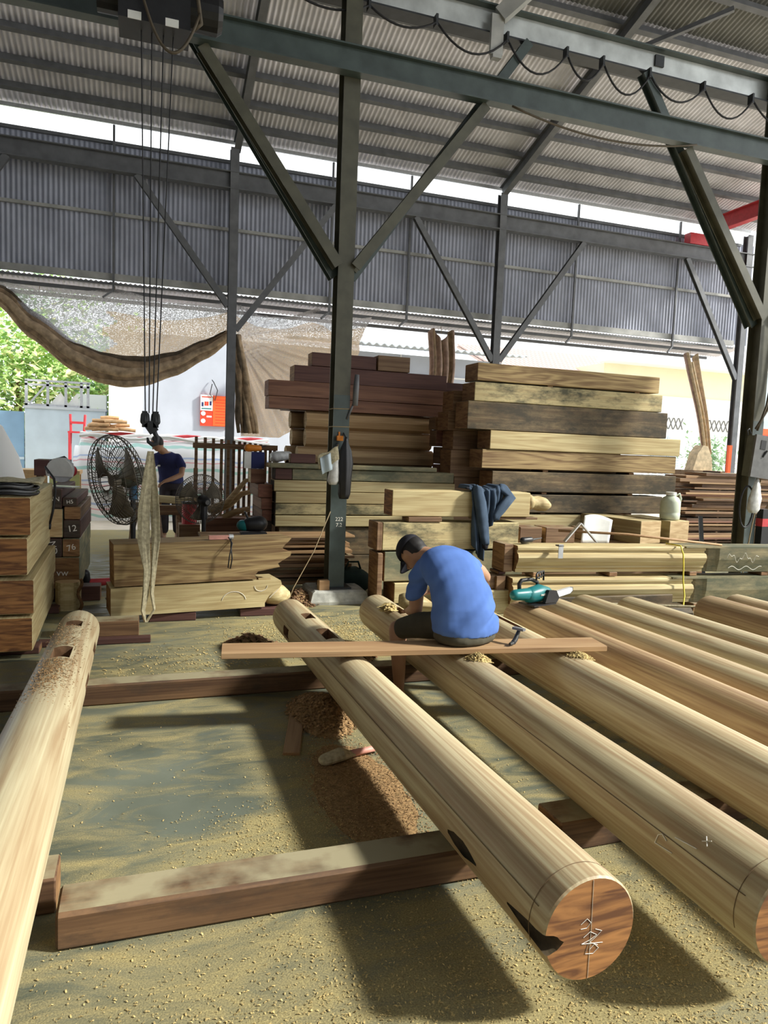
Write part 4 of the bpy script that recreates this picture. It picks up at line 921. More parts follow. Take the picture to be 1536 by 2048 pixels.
# ------------------------------------------------------------------ round logs
def log(name, label, far, near, r0, r1, mat, cuts=(), end='end_orange', near_cut=False, seed=1):
    """far/near = (x, y) of the ends; resting on the bearers"""
    zb = 0.129; a = Vector((far[0], far[1], zb+r0)); b = Vector((near[0], near[1], zb+r1)); L = (b-a).length
    mb = MB(); n = 44; rg = []; seg = 30
    def rad(u, th, s_=1.0): return (r0+(r1-r0)*u)*s_*(1+0.012*nz(u*L*1.3+seed*7, math.cos(th)*1.2, math.sin(th)*1.2))
    def ring(u, x, s_=1.0): return [Vector((x, rad(u, 2*math.pi*i/n, s_)*math.cos(2*math.pi*i/n), rad(u, 2*math.pi*i/n, s_)*math.sin(2*math.pi*i/n))) for i in range(n)]
    rg.append(ring(0, 0, 0.80)); rg.append(ring(0, 0.012, 0.93)); rg.append(ring(0.01, 0.035, 0.985))
    for k_ in range(1, seg): rg.append(ring(k_/seg, L*k_/seg))
    rg.append(ring(1, L-0.006)); rg.append(ring(1, L, 0.965))
    mb.loft(rg); mb.m[-1] = 1; mb.m[-2] = 1
    o = mb.build(name, [mat, end], None)
    d = (b-a).normalized(); side = Vector((0, 0, 1)).cross(d).normalized(); upv = d.cross(side)
    o.matrix_world = Matrix(((d.x, side.x, upv.x, a.x), (d.y, side.y, upv.y, a.y), (d.z, side.z, upv.z, a.z), (0, 0, 0, 1)))
    cs = []
    for (cx, cy, cz, sx, sy, sz) in cuts:
        c = MB().box(cx-sx/2, cx+sx/2, cy-sy/2, cy+sy/2, cz-sz/2, cz+sz/2).build('cutter', 'bark'); cs.append(c)
    if near_cut:
        rr = random.Random(3)
        for prof_ in (((-0.62, 0.01), (-0.57, 0.045), (-0.50, 0.05), (-0.44, 0.03), (-0.40, 0.008)), ((-0.20, 0.006), (-0.12, 0.035), (-0.04, 0.05), (0.03, 0.06))):
            mb2 = MB(); rg = []
            for x, w in prof_:
                rg.append([Vector((L+x, -r1*0.98+w*math.cos(t_)*(0.8+0.4*rr.random()), -0.02+w*0.6*math.sin(t_)*(0.8+0.4*rr.random()))) for t_ in [2*math.pi*i/10 for i in range(10)]])
            mb2.loft(rg); cs.append(mb2.build('cutter', 'wood_old'))
    if cs:
        for c in cs:
            c.matrix_world = o.matrix_world
            md = o.modifiers.new('cut', 'BOOLEAN'); md.object = c; md.operation = 'DIFFERENCE'; md.solver = 'EXACT'
            md.material_mode = 'TRANSFER'
        baked(o)
        for c in cs: bpy.data.objects.remove(c)
    auto_smooth(o, 35)
    tag(o, label, 'log', 'round turned logs on bearers')
    o['len'] = L
    return o
lgL = log('round_log', 'pale round log with two square mortises lying alone at the left', (-0.42, 5.30), (-0.44, 0.95), 0.135, 0.165, 'wood_log',
          [(0.42, 0.0, 0.14, 0.14, 0.10, 0.20), (1.10, 0.0, 0.15, 0.22, 0.10, 0.20), (0.62, 0.15, 0.0, 0.2, 0.2, 0.07), (1.25, 0.16, -0.01, 0.24, 0.2, 0.07)], seed=1)
lg1 = log('round_log', 'round log with orange cut end, nearest the camera, left end of plank on it', (1.09, 5.45), (1.195, 1.58), 0.135, 0.152, 'wood_log',
          [(0.62, 0.0, 0.14, 0.16, 0.075, 0.20), (1.12, 0.0, 0.14, 0.26, 0.085, 0.20), (0.52, -0.14, 0.0, 0.16, 0.2, 0.07)], near_cut=True, seed=2)
lg2 = log('round_log', 'round log the man sits over, with a mortise before him', (1.80, 5.45), (1.81, 1.46), 0.142, 0.15, 'wood_log', [(0.60, 0.0, 0.14, 0.22, 0.07, 0.20)], seed=3)
lg3 = log('round_log', 'round log right of the man under the right end of the plank', (2.45, 5.40), (2.43, 1.45), 0.142, 0.15, 'wood_log', [(0.95, 0.0, 0.14, 0.5, 0.04, 0.06)], seed=4)
lg4 = log('round_log', 'brownish round log with the green chainsaw on its far end', (2.93, 5.12), (2.92, 1.45), 0.135, 0.15, 'wood_log_brown', seed=5)
lg5 = log('round_log', 'round log just right of the chainsaw log', (3.30, 5.18), (3.32, 1.45), 0.135, 0.15, 'wood_log', seed=6)
lg6 = log('round_log', 'round log second to the right of the chainsaw log, long pale', (3.62, 5.22), (3.68, 1.45), 0.14, 0.15, 'wood_log', seed=7)
lg7 = log('round_log', 'round log with its far end behind the thin rod', (4.02, 5.12), (4.05, 1.45), 0.135, 0.15, 'wood_log', seed=8)
lg8 = log('round_log', 'shorter brown round log at the right edge, left of two', (4.70, 4.92), (4.74, 1.45), 0.15, 0.15, 'wood_log_brown', seed=9)
lg9 = log('round_log', 'pale round log at the right edge, rightmost of all', (5.10, 5.02), (5.12, 1.45), 0.14, 0.15, 'wood_log', seed=10)
for l_, rr_ in ((lg1, 0.152), (lg2, 0.150)):
    L = l_['len']; mb = MB(); mb.tube([(L-0.075, (rr_+0.0012)*math.cos(a), (rr_+0.0012)*math.sin(a)) for a in [math.radians(-20+220*i/30) for i in range(31)]], 0.0011, 4); mb.build('pencil_ring', 'pencil', l_)
    mb = MB(); mb.tube([(0.5+(L-0.55)*i/20, -(0.1385+(rr_-0.1385)*i/20)*0.905-0.0035, (0.1385+(rr_-0.1385)*i/20)*0.42) for i in range(21)], 0.0014, 4); mb.build('pencil_line', 'pencil', l_)
for l_ in (lg1, lg2, lg3, lg4, lg5, lg6, lg7, lg8, lg9, lgL):
    del l_['len']
# chalk on the cut end of the nearest log
mb = MB(); xx = 3.8744
L1 = (Vector((1.195, 1.58, 0.281))-Vector((1.09, 5.45, 0.264))).length + 0.0012
mb.tube([(L1, 0.0, 0.145), (L1, 0.002, 0.0), (L1, 0.0, -0.145)], 0.0009, 4)
for pp in ([(0.03, 0.045), (0.012, 0.06), (0.0, 0.045), (0.012, 0.03), (0.03, 0.03)], [(0.02, 0.0), (0.0, 0.015), (-0.02, 0.0), (0.0, -0.012), (0.025, -0.02), (-0.04, -0.03)], [(-0.015, 0.02), (-0.035, 0.01), (-0.02, -0.005), (0.0, -0.02), (-0.025, -0.035)], [(0.0, -0.045), (-0.015, -0.03), (-0.028, -0.045), (-0.012, -0.06), (0.012, -0.055), (0.0, -0.01)]):
    mb.tube([(L1, -a*1.1, b*0.9-0.02) for a, b in pp], 0.0010, 4)
mb.build('chalk_scribble', 'chalk', lg1)
mb = MB(); L2 = 3.99
for pp in ([(-0.42, 0.02), (-0.34, 0.028)], [(-0.42, 0.02), (-0.415, 0.05), (-0.40, 0.06), (-0.375, 0.05)], [(-0.35, 0.075), (-0.26, 0.085)], [(-0.26, 0.108), (-0.235, 0.12)], [(-0.235, 0.105), (-0.26, 0.122)]):
    mb.tube([(L2+a, -math.sqrt(max(0, 0.1515**2-b*b)), b) for a, b in pp], 0.0018, 4)
mb.build('chalk_mark', 'chalk', lg2)

# plank bench across the logs
pl = timber('plank_bench', 'long flat plank laid across the logs as a seat', 0, 2.27, 0, 0.20, 0.0, 0.034, 'wood_plank', 'end_brown', cat='plank', cham=0.003, jit=0.003)
pl.location = (0.40, 3.81, 0.434); pl.rotation_euler = (0, 0, -0.125)
# ------------------------------------------------------------------ people
def skinned(mb, name, mat, parent, voxel=0.011, smooth_it=6, factor=0.5):
    """fuse overlapping closed limbs into one continuous surface"""
    o = mb.build(name, mat, parent)
    md = o.modifiers.new('fuse', 'REMESH'); md.mode = 'VOXEL'; md.voxel_size = voxel; md.use_smooth_shade = True
    sm = o.modifiers.new('smooth', 'SMOOTH'); sm.iterations = smooth_it; sm.factor = factor
    baked(o); o.data.materials.clear(); o.data.materials.append(MAT[mat])
    o.data.polygons.foreach_set('use_smooth', [True]*len(o.data.polygons)); return o

def ell_loft(mb, rows, n=20):
    """rows: (centre, side half-vector, front half-vector)"""
    rg = []
    first, last = rows[0], rows[-1]
    def ring(c, a, b, s_=1.0): return [vec(c)+vec(a)*s_*math.cos(2*math.pi*i/n)+vec(b)*s_*math.sin(2*math.pi*i/n) for i in range(n)]
    for c, a, b in rows: rg.append(ring(c, a, b))
    mb.loft(rg)

def hand(mb, wrist, d, palm_n, side, s=1.0, curl=0.5):
    """palm, four fingers of unequal length and a thumb leaving the side of the palm"""
    w, d, pn, sd = vec(wrist), vec(d).normalized(), vec(palm_n).normalized(), vec(side).normalized()
    mb.limb([w, w+d*0.045*s, w+d*0.085*s], [0.026*s, 0.036*s, 0.034*s], 12, flat=0.5, side=sd)
    for k, (off, ln) in enumerate(((-0.029, 0.062), (-0.010, 0.072), (0.010, 0.068), (0.028, 0.054))):
        b0 = w+d*0.088*s+sd*off*s; b1 = b0+(d*(1-0.35*curl)+pn*0.6*curl)*ln*0.45*s; b2 = b1+(d*(0.9-curl)+pn*curl)*ln*0.35*s; b3 = b2+(d*(0.5-curl)+pn*(0.4+curl))*ln*0.25*s
        mb.limb([b0, b1, b2, b3], [0.0095*s, 0.009*s, 0.0085*s, 0.0075*s], 8)
    t0 = w+d*0.03*s-sd*0.03*s; t1 = t0+(d*0.6-sd*0.7+pn*0.3).normalized()*0.035*s; t2 = t1+(d*0.9+pn*0.5).normalized()*0.03*s
    mb.limb([t0, t1, t2], [0.012*s, 0.0105*s, 0.009*s], 8)

man = thing('person', 'sitting man in blue t-shirt, dark cap and shorts bent over chiselling', 'person', (1.82, 3.74, 0.468))
O = Vector((1.82, 3.74, 0.468))
def W(x, y, z): return Vector((x, y, z))-O
body = MB()
# torso core, neck and head
ell_loft(body, [(W(1.83, 3.79, 0.50), (0.16, 0.02, 0), (-0.02, 0.10, 0.02)), (W(1.82, 3.80, 0.62), (0.15, 0.02, 0), (-0.02, 0.10, 0.03)), (W(1.81, 3.86, 0.76), (0.155, 0.02, 0.0), (0, 0.09, -0.06)),
                (W(1.79, 3.96, 0.87), (0.165, 0.03, 0.0), (0, 0.07, -0.09)), (W(1.76, 4.05, 0.92), (0.15, 0.03, 0.0), (0, 0.05, -0.08)), (W(1.73, 4.10, 0.935), (0.07, 0.02, 0), (0, 0.04, -0.05))])
body.limb([W(1.74, 4.08, 0.925), W(1.70, 4.14, 0.935), W(1.66, 4.20, 0.935)], [0.062, 0.056, 0.058])
HM = Matrix.Rotation(math.radians(28), 3, 'Z') @ Matrix.Rotation(math.radians(-62), 3, 'X')   # face turned down and to the left
HC = W(1.645, 4.225, 0.945)
def hp(x, y, z): return HC + HM @ Vector((x, y, z))
body.ball(HC, 0.072, 0.092, 0.108, 18, 12, mat=HM)
body.ball(hp(0, 0.045, -0.045), 0.052, 0.05, 0.062, 14, 10, mat=HM)     # jaw
body.limb([hp(0, 0.088, 0.012), hp(0, 0.112, -0.022)], [0.010, 0.016], 8)  # nose
for sx in (-1, 1): body.ball(hp(sx*0.073, 0.0, -0.008), 0.011, 0.02, 0.032, 10, 8, mat=HM)    # ears
# arms
body.limb([W(1.645, 4.06, 0.86), W(1.625, 4.09, 0.73), W(1.63, 4.10, 0.60)], [0.056, 0.05, 0.043])
body.limb([W(1.63, 4.10, 0.60), W(1.66, 4.24, 0.56), W(1.70, 4.40, 0.515)], [0.043, 0.038, 0.028])
body.limb([W(1.95, 4.03, 0.88), W(2.06, 4.10, 0.83), W(2.15, 4.20, 0.775)], [0.056, 0.05, 0.043])
body.limb([W(2.15, 4.20, 0.775), W(2.03, 4.38, 0.68), W(1.92, 4.52, 0.62)], [0.043, 0.038, 0.028])
hand(body, W(1.70, 4.40, 0.515), (0.45, 0.85, -0.05), (0.3, -0.1, -0.9), (0.9, -0.4, 0.1), 1.0, 0.6)
hand(body, W(1.92, 4.52, 0.62), (-0.6, 0.7, -0.3), (-0.4, -0.2, -0.9), (0.7, 0.6, 0.0), 1.0, 0.8)
# legs, straddling the log
for sg, kn, ft in ((-1, W(1.54, 4.18, 0.455), W(1.575, 4.20, 0.07)), (1, W(2.13, 4.22, 0.455), W(2.10, 4.20, 0.07))):
    hip = W(1.83+sg*0.10, 3.86, 0.545)
    body.limb([hip, hip.lerp(kn, 0.5)+Vector((0, 0, 0.01)), kn], [0.07, 0.062, 0.05])
    body.limb([kn, kn.lerp(ft, 0.3)+Vector((0, -0.015, 0)), ft], [0.056, 0.054, 0.036])
    body.limb([ft+Vector((0, -0.03, -0.035)), ft+Vector((-0.02, 0.08, -0.035)), ft+Vector((-0.03, 0.17, -0.042))], [0.034, 0.036, 0.026], flat=0.75, side=(1, 0, 0))
skinned(body, 'body', 'skin', man, 0.009, 5, 0.45)
# shirt: torso with two sleeves, folds pressed in
sh = MB()
ell_loft(sh, [(W(1.83, 3.79, 0.535), (0.212, 0.02, 0.0), (-0.02, 0.14, 0.02)), (W(1.83, 3.79, 0.58), (0.217, 0.02, 0), (-0.02, 0.142, 0.03)), (W(1.825, 3.805, 0.67), (0.20, 0.02, 0), (-0.01, 0.135, -0.01)), (W(1.815, 3.86, 0.77), (0.195, 0.02, 0.0), (0, 0.12, -0.07)),
              (W(1.80, 3.93, 0.85), (0.195, 0.03, 0.0), (0, 0.095, -0.10)), (W(1.785, 4.00, 0.905), (0.19, 0.03, 0.005), (0, 0.075, -0.10)), (W(1.765, 4.06, 0.935), (0.15, 0.03, 0.0), (0, 0.055, -0.085)), (W(1.74, 4.10, 0.945), (0.085, 0.02, 0), (0, 0.045, -0.055))], 28)
sh.limb([W(1.665, 4.04, 0.875), W(1.625, 4.07, 0.79), W(1.615, 4.09, 0.70)], [0.072, 0.066, 0.058])
sh.limb([W(1.93, 4.02, 0.895), W(2.00, 4.065, 0.865), W(2.035, 4.09, 0.845)], [0.070, 0.060, 0.052])
sho = skinned(sh, 'tshirt', 'blue_shirt', man, 0.010, 4, 0.5)
def shirt_fold(p, n_):           # hanging folds running up to the shoulders
    w_ = nz(p.x*3, p.y*3, p.z*3); q = p.x*24 - p.z*30 + 4*w_
    fade = max(0, min(1, (p.z-0.085)/0.06))*max(0, min(1, (0.50-p.z)/0.3))
    return p + n_*(fade*(0.0075*math.sin(q)+0.005*math.sin(q*1.9+1.0)) + 0.0035*nz(p.x*11, p.y*11, p.z*8))
displace(sho, shirt_fold)
sr = MB()
ell_loft(sr, [(W(1.83, 3.79, 0.472), (0.185, 0.02, 0), (0, 0.135, 0)), (W(1.83, 3.79, 0.50), (0.205, 0.02, 0), (0, 0.145, 0)), (W(1.83, 3.80, 0.57), (0.20, 0.02, 0), (0, 0.13, 0)), (W(1.83, 3.81, 0.62), (0.18, 0.02, 0), (0, 0.11, 0))], 24)
for sg, kn in ((-1, W(1.54, 4.18, 0.46)), (1, W(2.13, 4.22, 0.46))):
    hip = W(1.83+sg*0.09, 3.87, 0.55); sr.limb([hip, hip.lerp(kn, 0.55)+Vector((0, 0, 0.01)), hip.lerp(kn, 0.86)], [0.092, 0.082, 0.07])
so = skinned(sr, 'shorts', 'shorts_cloth', man, 0.010, 4, 0.5)
displace(so, lambda p, n_: p + n_*(0.005*nz(p.x*14, p.y*14, p.z*14)))
# hair under the cap, then the cap with its peak
hr = MB(); hr.ball(hp(0, -0.014, 0.012), 0.077, 0.088, 0.10, 18, 12, mat=HM); hr.ball(hp(0, -0.045, -0.035), 0.06, 0.045, 0.05, 14, 10, mat=HM)
skinned(hr, 'hair', 'hair', man, 0.008, 3)
cp = MB(); rg = []
for a in range(0, 7):
    t_ = a/6*math.pi/2*0.98; rg.append([hp(0.086*math.cos(t_)*math.cos(q), 0.004+0.104*math.cos(t_)*math.sin(q), 0.035+0.088*math.sin(t_)) for q in [2*math.pi*i/24 for i in range(24)]])
cp.loft(rg); cap = cp.build('cap', 'cap_cloth', man, smooth=True)
mb = MB(); mb.grid(lambda u, v: hp(-0.075+0.15*u, 0.075+0.03*math.sin(math.pi*u)+v*(0.02+0.055*math.sin(math.pi*u)), 0.036-0.03*v-0.035*(2*u-1)**2), 10, 5)
pk = mb.build('peak', 'cap_cloth', cap, smooth=True); solidify(pk, 0.005)
mb = MB(); mb.ball(hp(0, 0, 0.124), 0.009, 0.009, 0.006, 8, 6); mb.build('button', 'cap_cloth', cap, smooth=True)
# chisel and mallet he works with
t = thing('wood_chisel', 'chisel held in the sitting man\'s hands over the mortise', 'chisel', (1.79, 4.46, 0.43))
mb = MB(); mb.tube([(0.0, 0.03, 0.16), (0.0, 0.04, 0.09), (0, 0.045, 0.08)], [0.016, 0.017, 0.012], 10); mb.build('handle', 'pink_handle', t, smooth=True)
mb = MB(); mb.beam((0, 0.045, 0.08), (0, 0.06, -0.015), 0.022, 0.006); mb.build('blade', 'galvanised', t)

# second man in the background at the sawhorse
O = Vector((0.36, 12.0, 0.0))
man2 = thing('person', 'standing man in navy t-shirt leaning over a board in the background', 'person', tuple(O))
b2 = MB()
ell_loft(b2, [(W(0.42, 12.05, 0.86), (0.16, 0, 0), (0, 0.11, 0)), (W(0.41, 12.03, 1.02), (0.15, 0, 0), (0, 0.10, 0)), (W(0.39, 11.98, 1.18), (0.165, 0, 0), (0, 0.11, 0)), (W(0.35, 11.90, 1.34), (0.18, 0, 0.02), (0, 0.10, 0.03)), (W(0.31, 11.84, 1.41), (0.09, 0, 0), (0, 0.06, 0.02))])
b2.limb([W(0.30, 11.83, 1.41), W(0.22, 11.74, 1.47)], [0.06, 0.058])
HM2 = Matrix.Rotation(math.radians(125), 3, 'Z') @ Matrix.Rotation(math.radians(-35), 3, 'X'); HC2 = W(0.19, 11.69, 1.54)
b2.ball(HC2, 0.078, 0.098, 0.12, 16, 10, mat=HM2); b2.ball(HC2+HM2@Vector((0, 0.045, -0.05)), 0.055, 0.05, 0.065, 12, 8, mat=HM2); b2.limb([HC2+HM2@Vector((0, 0.09, 0.01)), HC2+HM2@Vector((0, 0.115, -0.025))], [0.011, 0.016], 8)
b2.limb([W(0.50, 11.88, 1.32), W(0.58, 11.80, 1.18), W(0.56, 11.72, 1.06)], [0.058, 0.05, 0.043]); b2.limb([W(0.56, 11.72, 1.06), W(0.42, 11.6, 1.0), W(0.30, 11.52, 0.96)], [0.043, 0.04, 0.028])
b2.limb([W(0.18, 11.90, 1.32), W(0.10, 11.8, 1.18), W(0.08, 11.68, 1.06)], [0.058, 0.05, 0.043]); b2.limb([W(0.08, 11.68, 1.06), W(0.12, 11.57, 1.0), W(0.16, 11.48, 0.95)], [0.043, 0.04, 0.028])
hand(b2, W(0.30, 11.52, 0.96), (-0.7, -0.5, -0.45), (0, 0, -1), (0.5, -0.8, 0), 1.0, 0.6); hand(b2, W(0.16, 11.48, 0.95), (-0.2, -0.8, -0.5), (0, 0, -1), (1, -0.2, 0), 1.0, 0.6)
for sx in (-0.10, 0.10):
    b2.limb([W(0.42+sx*0.9, 12.06, 0.86), W(0.41+sx, 12.03, 0.48), W(0.42+sx, 12.07, 0.07)], [0.088, 0.058, 0.038]); b2.limb([W(0.42+sx, 12.09, 0.04), W(0.41+sx, 11.98, 0.035), W(0.40+sx, 11.89, 0.028)], [0.034, 0.036, 0.026], flat=0.8, side=(1, 0, 0))
skinned(b2, 'body', 'skin', man2, 0.012, 5, 0.45)
s2 = MB()
ell_loft(s2, [(W(0.42, 12.05, 0.90), (0.20, 0, 0), (0, 0.145, 0)), (W(0.415, 12.03, 1.02), (0.19, 0, 0), (0, 0.14, 0)), (W(0.39, 11.98, 1.18), (0.195, 0, 0), (0, 0.14, 0)), (W(0.35, 11.90, 1.33), (0.205, 0, 0.02), (0, 0.125, 0.03)), (W(0.31, 11.85, 1.41), (0.11, 0, 0), (0, 0.075, 0.02))])
s2.limb([W(0.50, 11.88, 1.32), W(0.57, 11.81, 1.20)], [0.075, 0.07]); s2.limb([W(0.19, 11.90, 1.32), W(0.115, 11.82, 1.20)], [0.075, 0.07])
skinned(s2, 'tshirt', 'navy_shirt', man2, 0.014, 4)
mb = MB(); mb.box(-0.16, -0.12, -0.245, -0.238, 1.18, 1.205); mb.build('chest_mark', 'white_plastic', man2)
s3 = MB()
ell_loft(s3, [(W(0.42, 12.06, 0.80), (0.19, 0, 0), (0, 0.135, 0)), (W(0.42, 12.05, 0.94), (0.185, 0, 0), (0, 0.13, 0))])
for sx in (-0.10, 0.10): s3.limb([W(0.42+sx*0.9, 12.06, 0.85), W(0.41+sx, 12.03, 0.48), W(0.42+sx, 12.07, 0.14)], [0.10, 0.08, 0.068])
skinned(s3, 'trousers', 'trousers_cloth', man2, 0.014, 4)
h2 = MB(); h2.ball(HC2+HM2@Vector((0, -0.015, 0.02)), 0.086, 0.098, 0.112, 16, 10, mat=HM2); skinned(h2, 'hair', 'hair', man2, 0.012, 3)
# ------------------------------------------------------------------ small things on and around the logs
t = thing('claw_hammer', 'small steel hammer head standing on the plank right of the man', 'hammer', (2.10, 3.66, 0.4695), 0.5)
mb = MB(); mb.limb([(-0.02, 0, 0.018), (0.0, 0, 0.03), (0.03, 0, 0.075)], [0.015, 0.014, 0.011], 10); mb.build('neck', 'steel_dark', t, smooth=True)
mb = MB(); mb.beam((0.035, -0.035, 0.088), (0.035, 0.04, 0.088), 0.03, 0.014); mb.build('poll', 'steel_grey', t)
mb = MB(); mb.tube([(-0.06, 0, 0.012), (-0.015, 0, 0.016)], [0.009, 0.014], 8); mb.build('face', 'steel_dark', t)

# green chainsaw on the log
t = thing('chainsaw', 'teal electric chainsaw lying on the far end of a round log', 'chainsaw', (2.95, 4.88, 0.415), 0.32)
mb = MB(); mb.limb([(-0.06, 0, 0.075), (0.05, 0, 0.085), (0.13, 0, 0.075)], [0.062, 0.07, 0.055], 14, flat=1.0); mb.build('motor_housing', 'teal_plastic', t, smooth=True)
mb = MB(); mb.limb([(-0.22, 0.01, 0.09), (-0.08, 0.0, 0.085)], [0.042, 0.05], 14); mb.build('motor_tail', 'teal_plastic', t, smooth=True)
mb = MB(); mb.tube([(-0.15, 0.03, 0.12), (-0.155, 0.03, 0.17), (-0.13, 0.03, 0.195), (-0.02, 0.03, 0.195), (0.05, 0.03, 0.17), (0.08, 0.03, 0.12)], 0.016, 8); mb.build('top_handle', 'black_plastic', t, smooth=True)
mb = MB(); mb.tube([(-0.05, -0.05, 0.20), (-0.05, -0.05, 0.245), (0.0, -0.02, 0.255), (0.15, 0.05, 0.245), (0.155, 0.05, 0.17)], 0.008, 6)
mb.tube([(-0.03, -0.04, 0.215), (0.14, 0.045, 0.215)], 0.006, 6); mb.tube([(0.03, -0.01, 0.25), (0.03, -0.01, 0.2)], 0.006, 6); mb.tube([(0.09, 0.02, 0.25), (0.09, 0.02, 0.2)], 0.006, 6); mb.build('hand_guard', 'black_plastic', t, smooth=True)
mb = MB(); mb.prism([(0.02, 0.02), (0.16, 0.015), (0.19, 0.05), (0.15, 0.11), (0.06, 0.12)], (0, -0.095, 0), (1, 0, 0), (0, 0, 1), (0, 0.03, 0)); mb.build('chain_cover', 'black_plastic', t)
prof = [(0.14, 0.045), (0.34, 0.07), (0.37, 0.09), (0.365, 0.115), (0.33, 0.12), (0.14, 0.10)]
mb = MB(); mb.prism(prof, (0, -0.082, 0), (1, 0, 0), (0, 0, 1), (0, 0.007, 0)); bar = mb.build('guide_bar', 'paper_white', t)
mb = MB(); mb.tube([(a, -0.0785, b) for a, b in prof[:5]]+[(0.14, -0.0785, 0.10)], 0.006, 5); mb.build('chain', 'steel_dark', bar)
MB().box(-0.10, 0.16, -0.09, 0.075, 0.0, 0.012).build('base_plate', 'black_plastic', t)
text_mesh('makita', 0.026, 'white_plastic', t, Matrix.Translation((0.03, -0.0965+0.028, 0.085)) @ Matrix.Rotation(math.radians(90), 4, 'X'), 'lettering', 0.003)

# shavings, chips, brush
def chips(name, label, pts, mat, size=(0.010, 0.028), z0=0.0, cat='wood chips', curl=0.5):
    mb = MB(); rr = random.Random(len(pts))
    for (x, y, z) in pts:
        L = rr.uniform(*size); w = L*rr.uniform(0.25, 0.5); a = rr.uniform(0, 6.283); tl = rr.uniform(-0.5, 0.5); c, s_ = math.cos(a), math.sin(a)
        b = len(mb.v); h = L*curl*rr.uniform(0.1, 0.6)
        for u, v, q in ((-0.5, -0.5, 0), (0, -0.5, h), (0.5, -0.5, 0), (-0.5, 0.5, 0.2*h), (0, 0.5, 1.2*h), (0.5, 0.5, 0.1*h)):
            X, Y, Z = u*L, v*w, q+u*L*tl*0.6
            mb.v.append(Vector((x+X*c-Y*s_, y+X*s_+Y*c, z0+z+0.002+max(0, Z+0.25*abs(tl)*L))))
        mb.face((b, b+1, b+4, b+3)); mb.face((b+1, b+2, b+5, b+4))
    o = mb.build(name, mat); tag(o, label, cat); o['kind'] = 'stuff'; return o
def scatter(n, fn, box):
    out = []; tries = 0
    while len(out) < n and tries < n*40:
        tries += 1; x, y = RND.uniform(box[0], box[1]), RND.uniform(box[2], box[3])
        if RND.random() < fn(x, y): out.append((x, y, 0.0))
    return out
def g2(x, y, cx, cy, rx, ry): return math.exp(-((x-cx)/rx)**2-((y-cy)/ry)**2)
chips('floor_chips', 'yellow sawdust chips scattered over the floor near the camera', scatter(15000, lambda x, y: 0.9*g2(x, y, 1.3, 1.7, 1.6, 0.45)+0.8*g2(x, y, 0.62, 2.75, 0.36, 0.22)+0.6*g2(x, y, 0.8, 3.2, 0.16, 0.35)+0.03, (-0.3, 4.2, 1.2, 4.2)), 'shaving', (0.004, 0.011))
chips('gap_chips', 'yellow sawdust chips lying between the round logs', scatter(9000, lambda x, y: 0.9*g2(x, y, 1.52, 3.2, 0.12, 1.3)+0.9*g2(x, y, 2.13, 3.3, 0.10, 1.3), (1.3, 2.35, 1.4, 4.9)), 'shaving', (0.004, 0.011))
chips('far_chips', 'brown and yellow chips on the floor before the concrete block', scatter(3500, lambda x, y: 0.9*g2(x, y, 1.5, 5.9, 0.6, 0.4)+0.3*g2(x, y, 0.4, 5.2, 0.6, 0.4), (-0.3, 2.4, 4.65, 6.6)), 'shaving', (0.006, 0.022))

def mound(name, label, cx, cy, rx, ry, h, mat, n=3, cmat=None, csize=(0.012, 0.03), nch=1500, seed=1, floor_z=0.0):
    t = thing(name, label, 'shavings', (cx, cy, floor_z))
    def hgt(x, y):
        r = math.sqrt((x/rx)**2+(y/ry)**2); return max(0, 1-r)**0.9*h*(1+0.5*nz(x*9+seed, y*9, seed))+0.008*nz(x*40, y*40, seed)*max(0, 1-r)
    def bed(x): return -(0.148-math.sqrt(max(0.0001, 0.148**2-x*x))) if floor_z > 0 else 0.0      # follows the round log beneath
    def polar(u, v):
        x, y = rx*v*math.cos(6.28318*u), ry*v*math.sin(6.28318*u); return (x, y, hgt(x, y)+bed(x)-0.002)
    mb = MB(); mb.grid(polar, 48, 20); o = mb.build('heap', mat, t, smooth=True)
    rr = random.Random(seed); pts = []
    while len(pts) < nch:
        x, y = rr.uniform(-rx, rx)*1.15, rr.uniform(-ry, ry)*1.15
        if (x/rx)**2+(y/ry)**2 < 1.2 and rr.random() < 1.15-((x/rx)**2+(y/ry)**2)*0.8: pts.append((x, y, max(0, hgt(x, y))+bed(x)))
    c = chips('loose_shavings', None, pts, cmat or mat, csize)
    for k_ in ('label', 'category'):
        if k_ in c: del c[k_]
    c.parent = t
    return t
mound('shavings_pile', 'brown heap of fine shavings left of the nearest log', 1.01, 4.0, 0.19, 0.34, 0.13, 'sawdust_brown', cmat='shaving_brown', nch=2400, seed=3)
mound('shavings_pile', 'brown trail of shavings spreading from the heap towards the camera', 0.97, 3.05, 0.24, 0.60, 0.014, 'sawdust_brown', cmat='shaving_brown', csize=(0.005, 0.013), nch=4200, seed=5)
mound('shavings_pile', 'dark pile of coarse chips behind the nearest log, left', 0.80, 5.52, 0.2, 0.22, 0.09, 'sawdust', cmat='bark', csize=(0.03, 0.09), nch=260, seed=7)
mound('shavings_pile', 'dark pile of coarse chips between the two nearest logs', 1.46, 5.15, 0.22, 0.35, 0.08, 'sawdust', cmat='bark', csize=(0.03, 0.09), nch=420, seed=8)
mound('shavings_pile', 'reddish heap of bark beside the concrete block', 1.50, 7.05, 0.22, 0.25, 0.13, 'sawdust_brown', cmat='bark', csize=(0.02, 0.06), nch=500, seed=9)
mound('shavings_pile', 'small pale heap of shavings on the log just before the plank', 1.83, 3.60, 0.085, 0.075, 0.03, 'sawdust', cmat='shaving', csize=(0.008, 0.02), nch=500, seed=10, floor_z=0.418)
mound('shavings_pile', 'small patch of shavings on the log right of the plank end', 2.46, 3.53, 0.085, 0.09, 0.02, 'sawdust', cmat='shaving', csize=(0.008, 0.018), nch=350, seed=12, floor_z=0.418)
